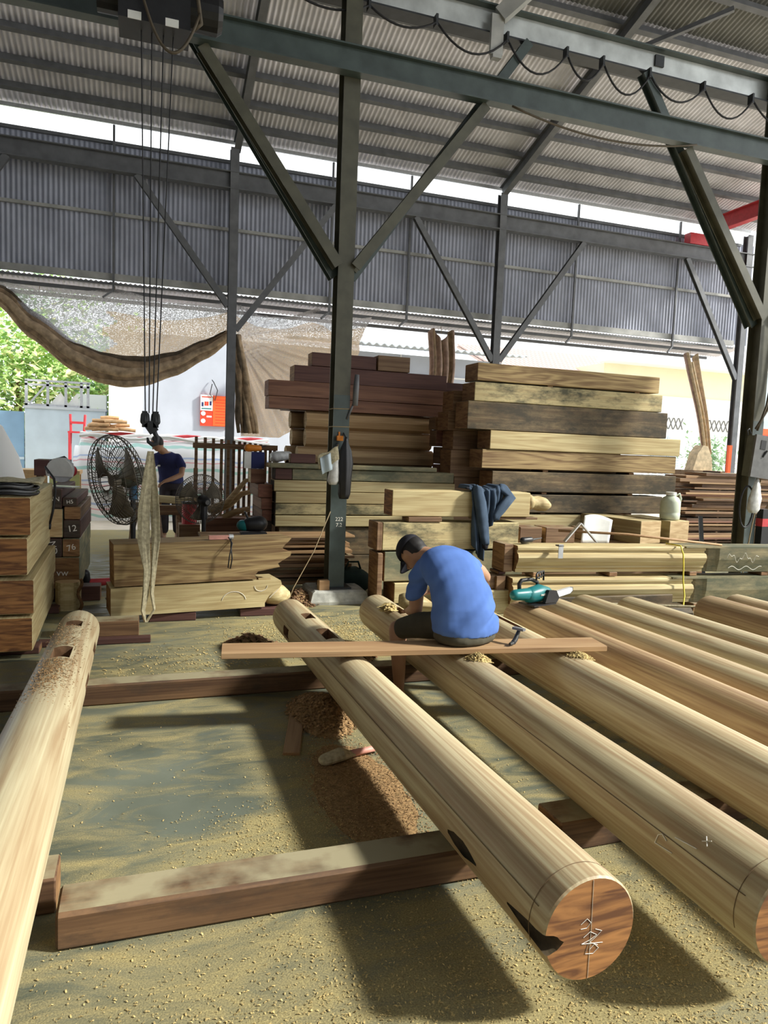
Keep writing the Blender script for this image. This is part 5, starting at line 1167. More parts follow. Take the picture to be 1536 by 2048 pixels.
mound('shavings_pile', 'torn shavings at the mortise before the sitting man', 1.74, 4.92, 0.07, 0.08, 0.025, 'sawdust', cmat='shaving', csize=(0.02, 0.07), nch=50, seed=13, floor_z=0.413)
pts = []
while len(pts) < 2600:
    y = RND.choice((RND.uniform(3.2, 5.0), RND.gauss(3.75, 0.3))); th = RND.gauss(0.05, 0.33); x = -0.43+0.15*math.sin(th)
    if 2.4 < y < 5.1 and not (abs(y-4.88) < 0.09 and abs(th) < 0.45) and not (abs(y-4.2) < 0.13 and abs(th) < 0.45): pts.append((x, y, 0.129+0.1485+0.149*math.cos(th)-0.012+0.004*(5.0-y)/2))
chips('log_chips', 'brown sawdust crumbs lying along the top of the left log', pts, 'shaving_brown', (0.006, 0.016))
t = thing('hand_brush', 'short straw hand brush with pinkish handle lying under the nearest log', 'brush', (1.02, 3.38, 0.0), 0.25)
mb = MB(); mb.limb([(-0.14, 0, 0.03), (-0.06, 0, 0.04), (0.01, 0, 0.028)], [0.045, 0.05, 0.022], 12, flat=0.6, side=(0, 1, 0)); mb.build('bristles', 'sling_web', t)
mb = MB(); mb.tube([(0.0, 0, 0.03), (0.09, 0, 0.03), (0.17, 0, 0.03)], [0.02, 0.016, 0.016], 10); mb.build('handle', 'pink_handle', t, smooth=True)

# jacket draped over the beam
t = thing('jacket', 'dark blue-grey jacket draped over the pale beam', 'jacket', (3.42, 6.75, 1.19))
def drape(u, v):
    # v=0 behind the beam, top, then hanging down in front
    x = -0.20+0.40*u; s_ = v*0.95
    fold = 0.016*math.sin(u*21+v*2.2)+0.012*math.sin(u*37-v*5)
    if s_ < 0.30: p = Vector((x*1.05, 0.24-s_*0.85, 0.022+0.02*math.sin(u*9)+abs(fold)))
    else:
        d = s_-0.30; taper = 1-0.45*d; xc = -0.03*d
        lo_ = 0.30 + 0.12*math.sin(u*3.0) + (0.12 if u < 0.5 else 0.0)
        p = Vector((xc+x*taper*(0.9 if u < 0.5 else 0.95), -0.035-0.02*min(1, d*6)+fold*1.3, 0.02-d*(0.62 if u > 0.55 else 0.9)*lo_/0.42))
    return p
mb = MB(); mb.grid(drape, 40, 36); o = mb.build('jacket_body', 'jacket_cloth', t, smooth=True); solidify(o, 0.014)
def sleeve(name, pts, rads):
    mb = MB(); mb.limb(pts, rads, 14, flat=0.55, side=(1, 0, 0)); o = mb.build(name, 'jacket_cloth', t, smooth=True)
    displace(o, lambda p, n_: p + Vector((0, 0.012*math.sin(p.z*38+p.x*30), 0)) + n_*0.006*math.sin(p.x*120))
    return o
s_ = sleeve('sleeve', [(-0.13, -0.06, 0.02), (-0.10, -0.085, -0.12), (-0.06, -0.085, -0.30), (-0.035, -0.085, -0.46), (-0.025, -0.085, -0.53)], [0.05, 0.068, 0.068, 0.055, 0.045])
mb = MB(); mb.limb([(-0.022, -0.085, -0.53), (-0.02, -0.085, -0.575)], [0.036, 0.036], 14, flat=0.6, side=(1, 0, 0)); mb.build('cuff', 'cap_cloth', s_, smooth=True)
sleeve('sleeve', [(0.19, -0.02, 0.03), (0.26, -0.06, -0.05), (0.14, -0.08, -0.18), (0.10, -0.08, -0.25)], [0.06, 0.07, 0.06, 0.05])
mb = MB(); mb.limb([(-0.22, 0.0, 0.03), (-0.14, 0.03, 0.035)], [0.02, 0.03], 10, flat=0.6); mb.build('collar', 'cap_cloth', t, smooth=True)

# bags and gloves hanging on the pillar
t = thing('hanging_bag', 'black plastic bag hanging on the central pillar', 'bag', (1.905, 6.88, 1.08))
mb = MB(); rg = []
for z, rx, ry in ((0, 0.045, 0.03), (0.05, 0.06, 0.045), (0.22, 0.065, 0.05), (0.36, 0.075, 0.05), (0.48, 0.06, 0.035), (0.58, 0.02, 0.02), (0.62, 0.012, 0.012)):
    rg.append([Vector((rx*math.cos(a)*(1+0.12*math.sin(5*a+z*9)), ry*math.sin(a)*(1+0.15*math.sin(7*a))-0.01, z)) for a in [2*math.pi*i/22 for i in range(22)]])
mb.loft(rg); mb.build('bag_body', 'black_plastic', t, smooth=True)
mb = MB(); mb.tube([(0, 0.0, 0.61), (0.0, 0.09, 0.66), (0.0, 0.115, 0.62)], 0.007, 6); mb.build('tie', 'rope_black', t)
t = thing('hanging_bag', 'clear crumpled plastic bag hanging on the central pillar', 'bag', (1.79, 6.88, 1.22))
mb = MB(); rg = []
for z, rx, ry in ((0, 0.035, 0.02), (0.04, 0.06, 0.04), (0.15, 0.055, 0.04), (0.27, 0.035, 0.03), (0.36, 0.012, 0.012)):
    rg.append([Vector((rx*math.cos(a)*(1+0.2*math.sin(5*a+z*19))+0.08*z, ry*math.sin(a), z)) for a in [2*math.pi*i/20 for i in range(20)]])
mb.loft(rg); mb.build('bag_body', 'clear_bag', t, smooth=True)
mb = MB(); mb.tube([(0.03, 0, 0.355), (0.05, 0.04, 0.40), (0.06, 0.125, 0.39)], 0.006, 6); mb.build('tie', 'jute_string', t)
t = thing('work_glove', 'brown work apron flap hanging left on the central pillar', 'apron', (1.74, 6.90, 1.38))
mb = MB(); mb.grid(lambda u, v: (-0.12+0.20*u+0.02*v, -0.03+0.03*math.sin(u*6)*v, 0.22-0.10*(1-u)-v*0.13+0.01*math.sin(9*u)), 12, 8); solidify(mb.build('flap', 'sling_web', t, smooth=True), 0.012)
mb = MB(); mb.grid(lambda u, v: (-0.10+0.11*u+0.03*v, -0.045+0.02*math.sin(u*7), 0.10-v*0.16+0.06*u), 8, 6); solidify(mb.build('lining', 'pale_sheet', t, smooth=True), 0.008)
mb = MB(); mb.tube([(0.06, 0.0, 0.21), (0.09, 0.02, 0.25), (0.11, 0.098, 0.25)], 0.007, 6); mb.build('strap', 'rope_black', t)
t = thing('orange_clip', 'small orange clip hooked on the central pillar above the bags', 'clip', (1.865, 6.95, 1.66))
MB().box(-0.03, 0.03, -0.01, 0.035, 0.0, 0.05).build('clip_body', 'orange_plastic', t); MB().box(-0.008, 0.008, 0.035, 0.048, 0.02, 0.09).build('hook', 'orange_plastic', t)
o = MB().tube([(1.80, 6.99, 0.94), (1.62, 6.9, 0.55), (1.40, 6.8, 0.20), (1.32, 6.75, 0.01)], 0.005, 5).build('thin_string', 'jute_string', smooth=True); tag(o, 'thin jute string running from the pillar down to the floor', 'string')
t = thing('bundle_bag', 'dark green cloth bag on the floor right behind the central pillar', 'bag', (2.16, 7.40, 0.0))
mb = MB(); mb.limb([(-0.12, 0, 0.15), (0.05, 0, 0.16), (0.12, 0.02, 0.13)], [0.14, 0.15, 0.12], 18, flat=0.95, side=(0, 1, 0)); o = mb.build('bag_body', 'dark_green_cloth', t, smooth=True)
displace(o, lambda p, n_: Vector((p.x, p.y, max(0.0, p.z+0.02*nz(p.x*12, p.y*12, p.z*12)))))
mb = MB(); mb.tube([(-0.08, -0.05, 0.28), (-0.05, -0.06, 0.36), (0.06, -0.06, 0.36), (0.09, -0.05, 0.28)], 0.012, 6); mb.build('strap', 'dark_green_cloth', t, smooth=True)
timber('wood_block', 'small upright block leaning on the foot of the central pillar', 1.69, 1.80, 6.93, 0.09, 0.0, 0.24, 'wood_plank', 'end_pale', cat='wood block')

# jug, white sheet, angle, pole, level, small tools on the moulded beams and blocks
t = thing('plastic_jug', 'pale translucent plastic jug with lid on a pale block', 'jug', (6.08, 7.06, 0.871))
mb = MB(); rg = []
for z, r in ((0, 0.10), (0.015, 0.115), (0.08, 0.118), (0.085, 0.114), (0.10, 0.118), (0.22, 0.117), (0.27, 0.09), (0.285, 0.06), (0.30, 0.055)):
    rg.append([Vector((r*math.cos(a), r*math.sin(a), z)) for a in [2*math.pi*i/26 for i in range(26)]])
mb.loft(rg); mb.build('bottle', 'jug_plastic', t, smooth=True)
mb = MB(); mb.tube([(0, 0, 0.30), (0, 0, 0.335)], 0.062, 20); mb.build('lid', 'white_plastic', t)
mb = MB(); mb.tube([(0.05, -0.02, 0.29), (0.10, -0.03, 0.32), (0.125, -0.03, 0.26), (0.11, -0.03, 0.19)], 0.012, 8); mb.build('handle', 'jug_plastic', t, smooth=True)
o = MB().grid(lambda u, v: (-0.17+0.36*u+0.07*v, 0.02*math.sin(u*3), 0.0+(0.32+0.04*math.sin(u*3.1))*v-0.05*u*v), 12, 8).build('cardboard_sheet', 'paper_white', None, (4.96, 6.97, 0.602), smooth=True); solidify(o, 0.006); o.rotation_euler = (-0.25, 0, -0.1); tag(o, 'curled white sheet propped behind the upper moulded beam', 'sheet')
t = thing('steel_angle', 'grey steel angle standing like a tent on the upper moulded beam', 'steel angle', (4.38, 6.42, 0.695), -0.1)
mb = MB(); mb.beam((-0.17, 0, 0.0), (0.0, 0, 0.20), 0.05, 0.012, (0, 0, 1)); mb.build('arm', 'galvanised', t); mb = MB(); mb.beam((0.0, 0, 0.20), (0.20, 0, 0.0), 0.05, 0.012, (0, 0, 1)); mb.build('arm', 'galvanised', t)
o = MB().tube([(4.25, 6.62, 0.79), (5.0, 6.43, 0.77), (5.9, 6.02, 0.705)], [0.014, 0.014, 0.012], 8).build('wooden_pole', 'wood_plank', smooth=True); tag(o, 'slim wooden pole lying on the upper moulded beam', 'pole')
t = thing('spirit_level', 'small metal square hooked over the left of the upper moulded beam', 'tool', (3.93, 6.10, 0.64), -0.085)
MB().box(-0.025, 0.025, -0.05, -0.04, -0.06, 0.08).build('blade', 'galvanised', t); MB().box(-0.028, 0.028, -0.05, 0.02, 0.058, 0.07).build('stock', 'steel_dark', t)
t = thing('power_drill', 'small black drill lying at the left end of the upper moulded beam', 'drill', (3.68, 6.30, 0.694), 0.2)
mb = MB(); mb.limb([(-0.05, 0, 0.035), (0.05, 0, 0.04)], [0.034, 0.03], 12); mb.build('motor', 'black_plastic', t, smooth=True); mb = MB(); mb.tube([(0.08, 0, 0.04), (0.19, -0.01, 0.055)], [0.012, 0.005], 8); mb.build('bit', 'steel_dark', t)
o = MB().tube([(5.32, 6.2, 0.70), (5.325, 5.985, 0.705), (5.34, 5.955, 0.62), (5.35, 5.95, 0.5), (5.34, 5.93, 0.35), (5.31, 5.86, 0.20), (5.25, 5.80, 0.10), (5.15, 5.72, 0.03), (5.05, 5.70, 0.006)], 0.008, 6).build('nylon_rope', 'yellow_cord', smooth=True); tag(o, 'yellow nylon rope hanging over the moulded beams to the floor', 'rope')

# switch box, wires and bag on the right pillar
t = thing('switch_box', 'grey electric switch box tilted on the right pillar', 'switch box', (7.24, 6.985, 1.42))
MB().box(-0.20, 0.14, -0.14, -0.02, 0.0, 0.50).build('case', 'fan_green', t, None, (0, 0.10, 0))
mb = MB(); mb.box(-0.215, 0.155, -0.175, -0.145, -0.01, 0.51); d_ = mb.build('door', 'grey_plastic', t, None, (0, 0.10, 0)); MB().box(0.02, 0.10, -0.18, -0.1755, 0.38, 0.46).build('rating_label', 'white_plastic', d_); MB().box(-0.13, -0.05, -0.18, -0.1755, 0.34, 0.45).build('vent', 'black_plastic', d_); mb = MB(); mb.tube([(-0.07, -0.178, 0.25), (-0.03, -0.19, 0.33)], 0.012, 6); mb.build('latch', 'steel_dark', d_)
mb = MB(); mb.tube([(-0.15, -0.03, 0.52), (-0.18, -0.04, 0.58), (-0.14, -0.03, 0.60), (-0.11, -0.03, 0.54)], 0.008, 6); mb.build('hanging_loop', 'steel_dark', t, smooth=True)
t = thing('power_cables', 'tangled grey power cables climbing the right pillar', 'cable', (7.28, 6.97, 0.0))
for i, pp in enumerate(([(-0.08, -0.04, 2.0), (0.04, -0.03, 2.3), (0.10, -0.03, 2.7), (0.08, -0.03, 3.4)], [(-0.12, -0.05, 2.02), (0.06, -0.03, 2.25), (0.16, -0.03, 2.6), (0.2, -0.02, 3.2)], [(0.05, -0.03, 1.4), (0.0, -0.06, 1.15), (-0.05, -0.05, 0.8), (-0.12, -0.05, 0.3), (-0.16, -0.05, 0.02)], [(0.1, -0.03, 2.1), (0.3, -0.03, 2.35), (0.5, -0.02, 2.4)])):
    mb = MB(); mb.tube(pp, 0.014 if i < 2 else 0.008, 6); mb.build('cable', 'cable_brown' if i != 2 else 'jute_string', t, smooth=True)
mb = MB(); mb.tube([(-0.16+0.11*math.cos(a), -0.05, 1.05+0.26*math.sin(a)) for a in [2*math.pi*i/24 for i in range(25)]], 0.012, 6); mb.build('coil', 'rope_black', t, smooth=True)
t = thing('hanging_bag', 'pale plastic bag hanging under the switch box', 'bag', (7.17, 6.86, 0.98))
mb = MB(); rg = []
for z, rx, ry in ((0, 0.05, 0.035), (0.05, 0.09, 0.05), (0.18, 0.085, 0.05), (0.32, 0.05, 0.035), (0.44, 0.012, 0.012)):
    rg.append([Vector((rx*math.cos(a)*(1+0.2*math.sin(5*a+z*15))+0.06*z, ry*math.sin(a), z)) for a in [2*math.pi*i/20 for i in range(20)]])
mb.loft(rg); mb.build('bag_body', 'clear_bag', t, smooth=True)
t = thing('tool_post', 'dark upright post with a red band beside the right pillar', 'post', (7.47, 6.98, 0.0))
MB().box(-0.06, 0.06, -0.05, 0.05, 0, 1.02).build('post', 'black_plastic', t); MB().box(-0.064, 0.064, -0.054, 0.054, 0.80, 0.90).build('band', 'red_paint', t)
o = MB().beam((6.86, 7.25, 0.0), (7.05, 7.6, 0.86), 0.05, 0.03).build('leaning_bar', 'steel_dark'); tag(o, 'dark bar leaning against the board pile left of the right pillar', 'bar')
t = thing('wire_heap', 'dark tangled net bundle at the right edge behind the pillar', 'bundle', (8.0, 7.3, 0.0))
mb = MB(); rg = []
for z, r in ((0, 0.3), (0.3, 0.32), (0.6, 0.28), (0.9, 0.2), (1.1, 0.08)):
    rg.append([Vector((r*math.cos(a)*(1+0.15*nz(3*math.cos(a), 3*math.sin(a), z*3)), r*0.7*math.sin(a), z)) for a in [2*math.pi*i/20 for i in range(20)]])
mb.loft(rg); mb.build('bundle_body', 'net_roll', t, smooth=True)

# things on top of the left stacks
t = thing('cable_coil', 'grey and black cables coiled on the topmost left timber', 'cable', (-0.90, 5.85, 1.158))
for k_, (rx, ry, z, r, mt) in enumerate(((0.17, 0.22, 0.012, 0.011, 'black_plastic'), (0.15, 0.19, 0.03, 0.011, 'grey_plastic'), (0.17, 0.17, 0.05, 0.010, 'black_plastic'), (0.13, 0.2, 0.065, 0.010, 'grey_plastic'), (0.11, 0.15, 0.08, 0.01, 'black_plastic'))):
    mb = MB(); mb.tube([(rx*math.cos(a)-0.02, ry*math.sin(a), z+0.006*math.sin(3*a)) for a in [2*math.pi*i/28 for i in range(29)]], r, 6); mb.build('cable_turn', mt, t, smooth=True)
mb = MB(); mb.grid(lambda u, v: (-0.18+0.34*u, -0.05+0.40*v, 0.095+0.02*math.sin(u*5)*math.sin(v*4)), 10, 10); solidify(mb.build('cloth', 'sling_web', t, smooth=True), 0.012)
t = thing('mitre_saw', 'white and red circular saw with cable on the narrow left stack', 'saw', (-0.76, 7.55, 1.102), -0.4)
mb = MB(); mb.tube([(0, -0.02, 0.17), (0, 0.02, 0.17)], 0.12, 28); mb.build('blade', 'galvanised', t)
mb = MB(); mb.prism([(0.135*math.cos(a), 0.15+0.135*math.sin(a)) for a in [math.pi*(-0.1+1.2*i/16) for i in range(17)]], (0, -0.05, 0), (1, 0, 0), (0, 0, 1), (0, 0.025, 0)); mb.build('blade_guard', 'white_plastic', t)
mb = MB(); mb.limb([(-0.1, 0.06, 0.12), (0.06, 0.06, 0.16)], [0.055, 0.06], 12); mb.build('motor', 'red_paint', t, smooth=True)
MB().box(-0.18, 0.14, -0.07, 0.10, 0, 0.012).build('base_plate', 'galvanised', t)
mb = MB(); mb.tube([(-0.12, 0.05, 0.17), (-0.14, 0.05, 0.25), (0.0, 0.05, 0.29), (0.08, 0.05, 0.22)], 0.016, 8); mb.build('handle', 'black_plastic', t, smooth=True)
mb = MB(); mb.tube([(-0.1, -0.06, 0.14), (-0.05, -0.2, 0.20), (0.09, -0.30, 0.10), (0.12, -0.33, -0.02), (0.10, -0.34, -0.2), (0.07, -0.34, -0.32)], 0.011, 6); mb.tube([(0.07, -0.34, -0.32), (0.065, -0.34, -0.37)], 0.014, 6); mb.build('cord', 'rope_black', t, smooth=True)
t = thing('angle_grinder', 'red and black angle grinder on the floor beside the narrow left stack', 'grinder', (-0.47, 8.05, 0.0), 0.3)
mb = MB(); mb.limb([(-0.06, 0, 0.06), (0.14, 0, 0.06)], [0.045, 0.04], 12); mb.build('motor', 'red_paint', t, smooth=True); mb = MB(); mb.limb([(-0.1, 0, 0.06), (-0.12, 0, 0.16)], [0.04, 0.05], 12); mb.build('head', 'black_plastic', t, smooth=True)
mb = MB(); mb.tube([(0.15, 0, 0.05), (0.3, -0.1, 0.02), (0.5, -0.05, 0.012)], 0.01, 6); mb.build('cord', 'rope_black', t, smooth=True)
t = thing('bench_box', 'dark brown open box on the bench beyond the left stacks', 'box', (-1.0, 8.95, 0.0))
MB().box(-0.19, 0.17, 0, 0.4, 1.14, 1.32).build('tray', 'wood_maroon', t)
for sx in (-0.15, 0.13):
    for sy in (0.05, 0.35): MB().box(sx-0.02, sx+0.02, sy-0.02, sy+0.02, 0, 1.14).build('leg', 'wood_brown', t)
o = thing('plastic_drum', 'white plastic wrapped bale at the far left edge', 'bale', (-2.1, 10.8, 0.0))
mb = MB(); rg = []
for z, r in ((0, 0.55), (0.4, 0.6), (0.9, 0.58), (1.3, 0.45), (1.7, 0.28), (1.85, 0.1)):
    rg.append([Vector((r*math.cos(a)*(1+0.08*nz(2*math.cos(a), 2*math.sin(a), z*2)), r*0.8*math.sin(a), z)) for a in [2*math.pi*i/22 for i in range(22)]])
mb.loft(rg); mb.build('wrapping', 'house_white', o, smooth=True)

# ------------------------------------------------------------------ fans
def fan(name, label, base, centre, axis, R_, mats, nwire, blades, foot=True):
    t = thing(name, label, 'fan', base); B = vec(base); c = vec(centre)-B; ax = vec(axis).normalized()
    u = ax.cross(Vector((0, 0, 1))).normalized(); v = u.cross(ax).normalized()
    cg = MB(); cw = 0.0042 if R_ > 0.35 else 0.0028
    def pt(a, r, d): return c+u*(r*math.cos(a))+v*(r*math.sin(a))+ax*d
    D = R_*0.26
    for rr, dd in ((R_, 0.0), (R_*0.97, D*0.45), (R_*0.97, -D*0.45), (R_*0.72, D*0.86), (R_*0.72, -D*0.86), (R_*0.42, D), (R_*0.42, -D), (R_*0.2, D*1.03)):
        cg.tube([pt(2*math.pi*i/36, rr, dd) for i in range(37)], cw*(1.7 if dd == 0 else 1.0), 4)
    for i in range(nwire):
        a = 2*math.pi*i/nwire
        for sg in (1, -1): cg.tube([pt(a+0.10*sg*(1-q), R_*q_, sg*D*d_) for q, q_, d_ in ((0, 0.18, 1.03), (0.3, 0.42, 1.0), (0.6, 0.72, 0.86), (0.9, 0.97, 0.45), (1, 1.0, 0.0))], cw*0.8, 4)
    cg.build('cage', mats[0], t)
    for k_ in range(blades):
        mb = MB(); a0 = 2*math.pi*k_/blades+0.5
        mb.grid(lambda p, q: pt(a0+(q-0.5)*(0.55+0.5*p), R_*(0.14+0.72*p), (q-0.5)*0.10*R_*2*(1-0.35*p)), 8, 6); solidify(mb.build('blade', mats[1], t, smooth=True), 0.006)
    mb = MB(); mb.tube([c+ax*D*0.5, c-ax*0.02], R_*0.13, 16); mb.build('hub', mats[1], t)
    mb = MB(); mb.limb([c-ax*(D*1.05), c-ax*(D*1.05+R_*0.38)], [R_*0.22, R_*0.19], 16); mo = mb.build('motor', mats[2], t, smooth=True)
    mb = MB(); e = c-ax*(D*1.05+R_*0.52); mb.tube([e, e-ax*0.02], R_*0.09, 14); mb.build('end_cap', 'grey_plastic', mo)
    pz = c-ax*(D*1.05+R_*0.15); top = pz.z-R_*0.15
    mb = MB(); mb.tube([(pz.x, pz.y, 0.02), (pz.x, pz.y, top)], 0.024, 12); mb.build('pole', 'black_plastic', t)
    mb = MB(); mb.tube([(pz.x, pz.y, top-0.16), (pz.x, pz.y, top+0.02)], 0.04, 12); mb.build('collar', mats[3], t)
    mb = MB(); mb.tube([(pz.x, pz.y, 0.0), (pz.x, pz.y, 0.03)], [0.26, 0.22], 24); mb.build('base', 'black_plastic', t)
    return t
fan('pedestal_fan', 'large dusty pedestal fan turned sideways beside the sling', (-0.12, 7.45, 0.0), (-0.255, 7.40, 1.19), (-0.80, -0.52, -0.16), 0.445, ('cage_wire', 'bare_blade', 'fan_green', 'fan_blue'), 52, 3)
fan('pedestal_fan', 'smaller pedestal fan with black motor before the slatted gate', (0.66, 7.85, 0.0), (0.60, 8.18, 0.955), (-0.25, 0.95, 0.08), 0.28, ('cage_wire', 'bare_blade', 'black_plastic', 'black_plastic'), 72, 3)

# ------------------------------------------------------------------ sawhorse, gate and clutter in the opening
t = thing('sawhorse', 'wooden sawhorse with splayed legs before the standing man', 'sawhorse', (0.35, 11.1, 0.0))
MB().box(-0.22, 0.22, -0.42, -0.32, 0.52, 0.66).build('top_rail', 'wood_brown', t, None, (0, 0, 0)); MB().box(-0.55, -0.1, 0.05, 0.15, 0.52, 0.66).build('top_rail', 'wood_brown', t)
for (x, y, sx) in ((0.18, -0.37, 0.09), (-0.16, -0.37, -0.09), (-0.45, 0.1, -0.1), (-0.15, 0.1, 0.06), (0.12, -0.37, 0.02), (-0.5, 0.1, -0.03)):
    mb = MB(); mb.beam((x, y, 0.52), (x+sx, y-0.05, 0.0), 0.05, 0.05); mb.build('leg', 'wood_brown', t)
o = timber('planed_board', 'pale planed board on the sawhorse below the standing man', -0.4, 0.5, 0, 0.16, 0.0, 0.10, 'wood_pale', 'end_pale', cat='board'); o.location = (0.0, 11.35, 0.661); o.rotation_euler = (0, 0, -0.75)
t = thing('paint_can', 'red can standing beyond the smaller fan', 'can', (0.60, 10.2, 0.0)); mb = MB(); mb.tube([(0, 0, 0.45), (0, 0, 0.73)], 0.10, 18); mb.build('can', 'red_paint', t); mb = MB(); mb.tube([(0, 0, 0.73), (0, 0, 0.76)], 0.105, 18); mb.build('lid', 'steel_dark', t); MB().box(-0.14, 0.14, -0.14, 0.14, 0, 0.45).build('stand', 'wood_brown', t)
t = thing('slatted_gate', 'wooden slatted gate standing behind the smaller fan', 'gate', (0.70, 10.9, 0.0))
for i in range(14):
    x = [0.03, 0.16, 0.28, 0.40, 0.50, 0.58, 0.665, 0.745, 0.825, 0.905, 0.985, 1.06, 1.135, 1.20][i]
    MB().box(x-0.022, x+0.022, 0.03, 0.055, 0.05, 1.67-0.008*i).build('slat', 'wood_brown' if i < 5 else 'wood_cross', t)
for z in (1.50, 0.42): MB().box(-0.02, 1.24, 0.0, 0.0295, z, z+0.08).build('rail', 'wood_brown', t)
for x in (0.0, 1.2): MB().box(x, x+0.06, 0.056, 0.10, 0.0, 1.2).build('post', 'wood_brown', t)
t = thing('root_wood', 'pale twisted roots piled before the slatted gate', 'branches', (1.05, 9.6, 0.0))
for i, pp in enumerate(([(-0.25, 0, 0.70), (0.0, 0, 0.80), (0.14, 0, 0.98), (0.24, 0, 1.10), (0.36, 0.02, 1.12)], [(-0.2, 0.05, 0.66), (0.05, 0.05, 0.78), (0.2, 0.05, 0.92), (0.33, 0.05, 0.95)], [(-0.05, -0.03, 0.60), (0.12, 0, 0.68), (0.30, 0.0, 0.72)])):
    mb = MB(); mb.tube(pp, [0.05-0.007*k_ for k_ in range(len(pp))], 8); mb.build('root', 'end_pale', t, smooth=True)
MB().box(-0.3, 0.42, -0.1, 0.15, 0.0, 0.60).build('stand', 'wood_red', t)
t = thing('orange_drill', 'orange cordless drill lying on the blue box', 'drill', (1.24, 8.5, 1.50)); mb = MB(); mb.limb([(-0.08, 0, 0.045), (0.05, 0, 0.045)], [0.045, 0.035], 12); mb.build('motor', 'orange_plastic', t, smooth=True); mb = MB(); mb.tube([(0.05, 0, 0.045), (0.13, 0, 0.075)], [0.012, 0.006], 8); mb.build('bit', 'steel_dark', t)
t = thing('tool_box', 'small blue and white box beside the light stack', 'box', (1.22, 8.45, 1.135)); MB().box(0.155-0.18, 0.155-0.025, 0, 0.14, 0.17, 0.365).build('carton', 'navy_shirt', t); MB().box(-0.09, -0.026, 0, 0.14, 0.17, 0.365).build('white_side', 'white_plastic', t)
t = thing('cloth_bag', 'crumpled pink and white bag on the dark block beside the posts', 'bag', (1.66, 9.0, 1.361)); mb = MB(); mb.limb([(-0.08, 0, 0.08), (0.06, 0, 0.10)], [0.08, 0.07], 14, flat=0.9); o = mb.build('bag_body', 'clear_bag', t, smooth=True)
displace(o, lambda p, n_: p + n_*0.02*nz(p.x*20, p.y*20, p.z*20))
t = thing('chop_saw', 'black and teal power saw on the thin boards pile', 'saw', (1.12, 7.55, 0.641)); mb = MB(); mb.limb([(-0.06, 0, 0.10), (0.05, 0, 0.11)], [0.075, 0.085], 14); mb.build('motor', 'black_plastic', t, smooth=True); mb = MB(); mb.limb([(-0.13, 0.02, 0.09), (-0.10, 0.0, 0.09)], [0.06, 0.06], 12); mb.build('gearcase', 'teal_plastic', t, smooth=True); mb = MB(); mb.tube([(-0.07, 0, 0.16), (-0.11, 0, 0.24)], 0.012, 8); mb.build('lever', 'black_plastic', t); MB().box(-0.15, 0.12, -0.07, 0.07, 0, 0.02).build('base_plate', 'steel_dark', t)
# ------------------------------------------------------------------ shade nets and curtains in the open back
def interp(tab, x):
    for (a, b), (c, d) in zip(tab, tab[1:]):
        if x <= c:
            k_ = max(0, min(1, (x-a)/(c-a))); k_ = k_*k_*(3-2*k_)*0.5+k_*0.5; return b+(d-b)*k_
    return tab[-1][1]
TOP = [(-3.6, 4.0), (-2.17, 4.03), (-1.64, 3.95), (-1.09, 3.98), (-0.49, 4.10), (0.3, 3.94), (1.0, 3.98), (1.45, 4.06)]
LOW = [(-3.6, 4.0), (-2.6, 3.98), (-2.17, 3.84), (-1.75, 3.44), (-1.09, 2.98), (-0.70, 2.85), (-0.33, 2.80), (0.0, 2.82), (0.47, 2.97), (1.0, 3.26), (1.45, 3.53)]
t = thing('shade_net', 'wide shade net swagged across the opening at upper left', 'shade net', (0, 13.0, 0))
X0, X1 = -2.7, 1.45
def net_pt(u, v):
    x = X0+(X1-X0)*u; a, b = interp(TOP, x), interp(LOW, x)
    return (x, 0.05*math.sin(v*14+u*3)*v+0.04*math.sin(u*16), a+(b-a)*v)
mb = MB(); mb.grid(net_pt, 70, 30, m=lambda u, v: 1 if (v < 0.28 or u < 0.50+0.03*math.sin(v*20)) else 0)
mb.build('netting', ['net_tan', 'net_grey'], t, smooth=True)
rr = random.Random(4)
for k_, (dz, dy, r) in enumerate(((0.02, 0.0, 0.085), (-0.07, -0.06, 0.08), (-0.15, -0.02, 0.075), (-0.03, 0.09, 0.07), (-0.22, -0.0, 0.06), (0.10, 0.03, 0.06))):
    pts = []; rad = []
    for i in range(41):
        u = i/40; x = X0+(X1-X0)*u; w = math.sin(math.pi*min(1, max(0, u)))**0.6
        pts.append((x, dy+0.03*math.sin(u*9+k_), interp(LOW, x)+dz*(0.25+0.95*w)+0.012*math.sin(u*17+k_*2))); rad.append(r*(0.4+0.75*w))
    mb = MB(); mb.tube(pts, rad, 12); mb.build('gathered_fold', ('net_roll', 'net_roll_tan', 'net_roll', 'net_roll_dark', 'net_roll_tan', 'net_roll_dark')[k_], t, smooth=True)
for x, z in ((-0.49, 4.10), (1.45, 4.06), (-1.64, 3.96)):
    mb = MB(); mb.tube([(x, 0, z-0.03), (x, 0.06, z+0.06)], 0.006, 5); mb.build('tie_cord', 'jute_string', t)
TOP2 = [(1.45, 4.06), (1.98, 3.88), (2.42, 3.89), (3.0, 4.10), (3.43, 3.90), (4.02, 4.04)]
t = thing('shade_net', 'tan shade net gathered at the column and falling behind the dark stack', 'shade net', (0, 13.02, 0))
def net2(u, v):
    x_t = 1.45+2.57*u; z_t = interp(TOP2, x_t)
    pinch = Vector((1.55, 0, 3.48))
    bot = Vector((1.64+1.05*u+1.15*u*u, 0, 1.72+0.9*max(0, u-0.45)*1.6))
    top = Vector((x_t, 0, z_t))
    mid = top.lerp(bot, 0.45); mid = mid.lerp(pinch, 0.62*math.exp(-u*1.6))
    p = top*(1-v)**2+mid*2*v*(1-v)+bot*v*v
    ang = math.atan2(p.z-3.48, p.x-1.5); d = math.hypot(p.x-1.5, p.z-3.48)
    p.y = 0.06*math.sin(ang*26)*min(1, d*1.3)*(1-0.3*v)+0.035*math.sin(ang*57)
    return p
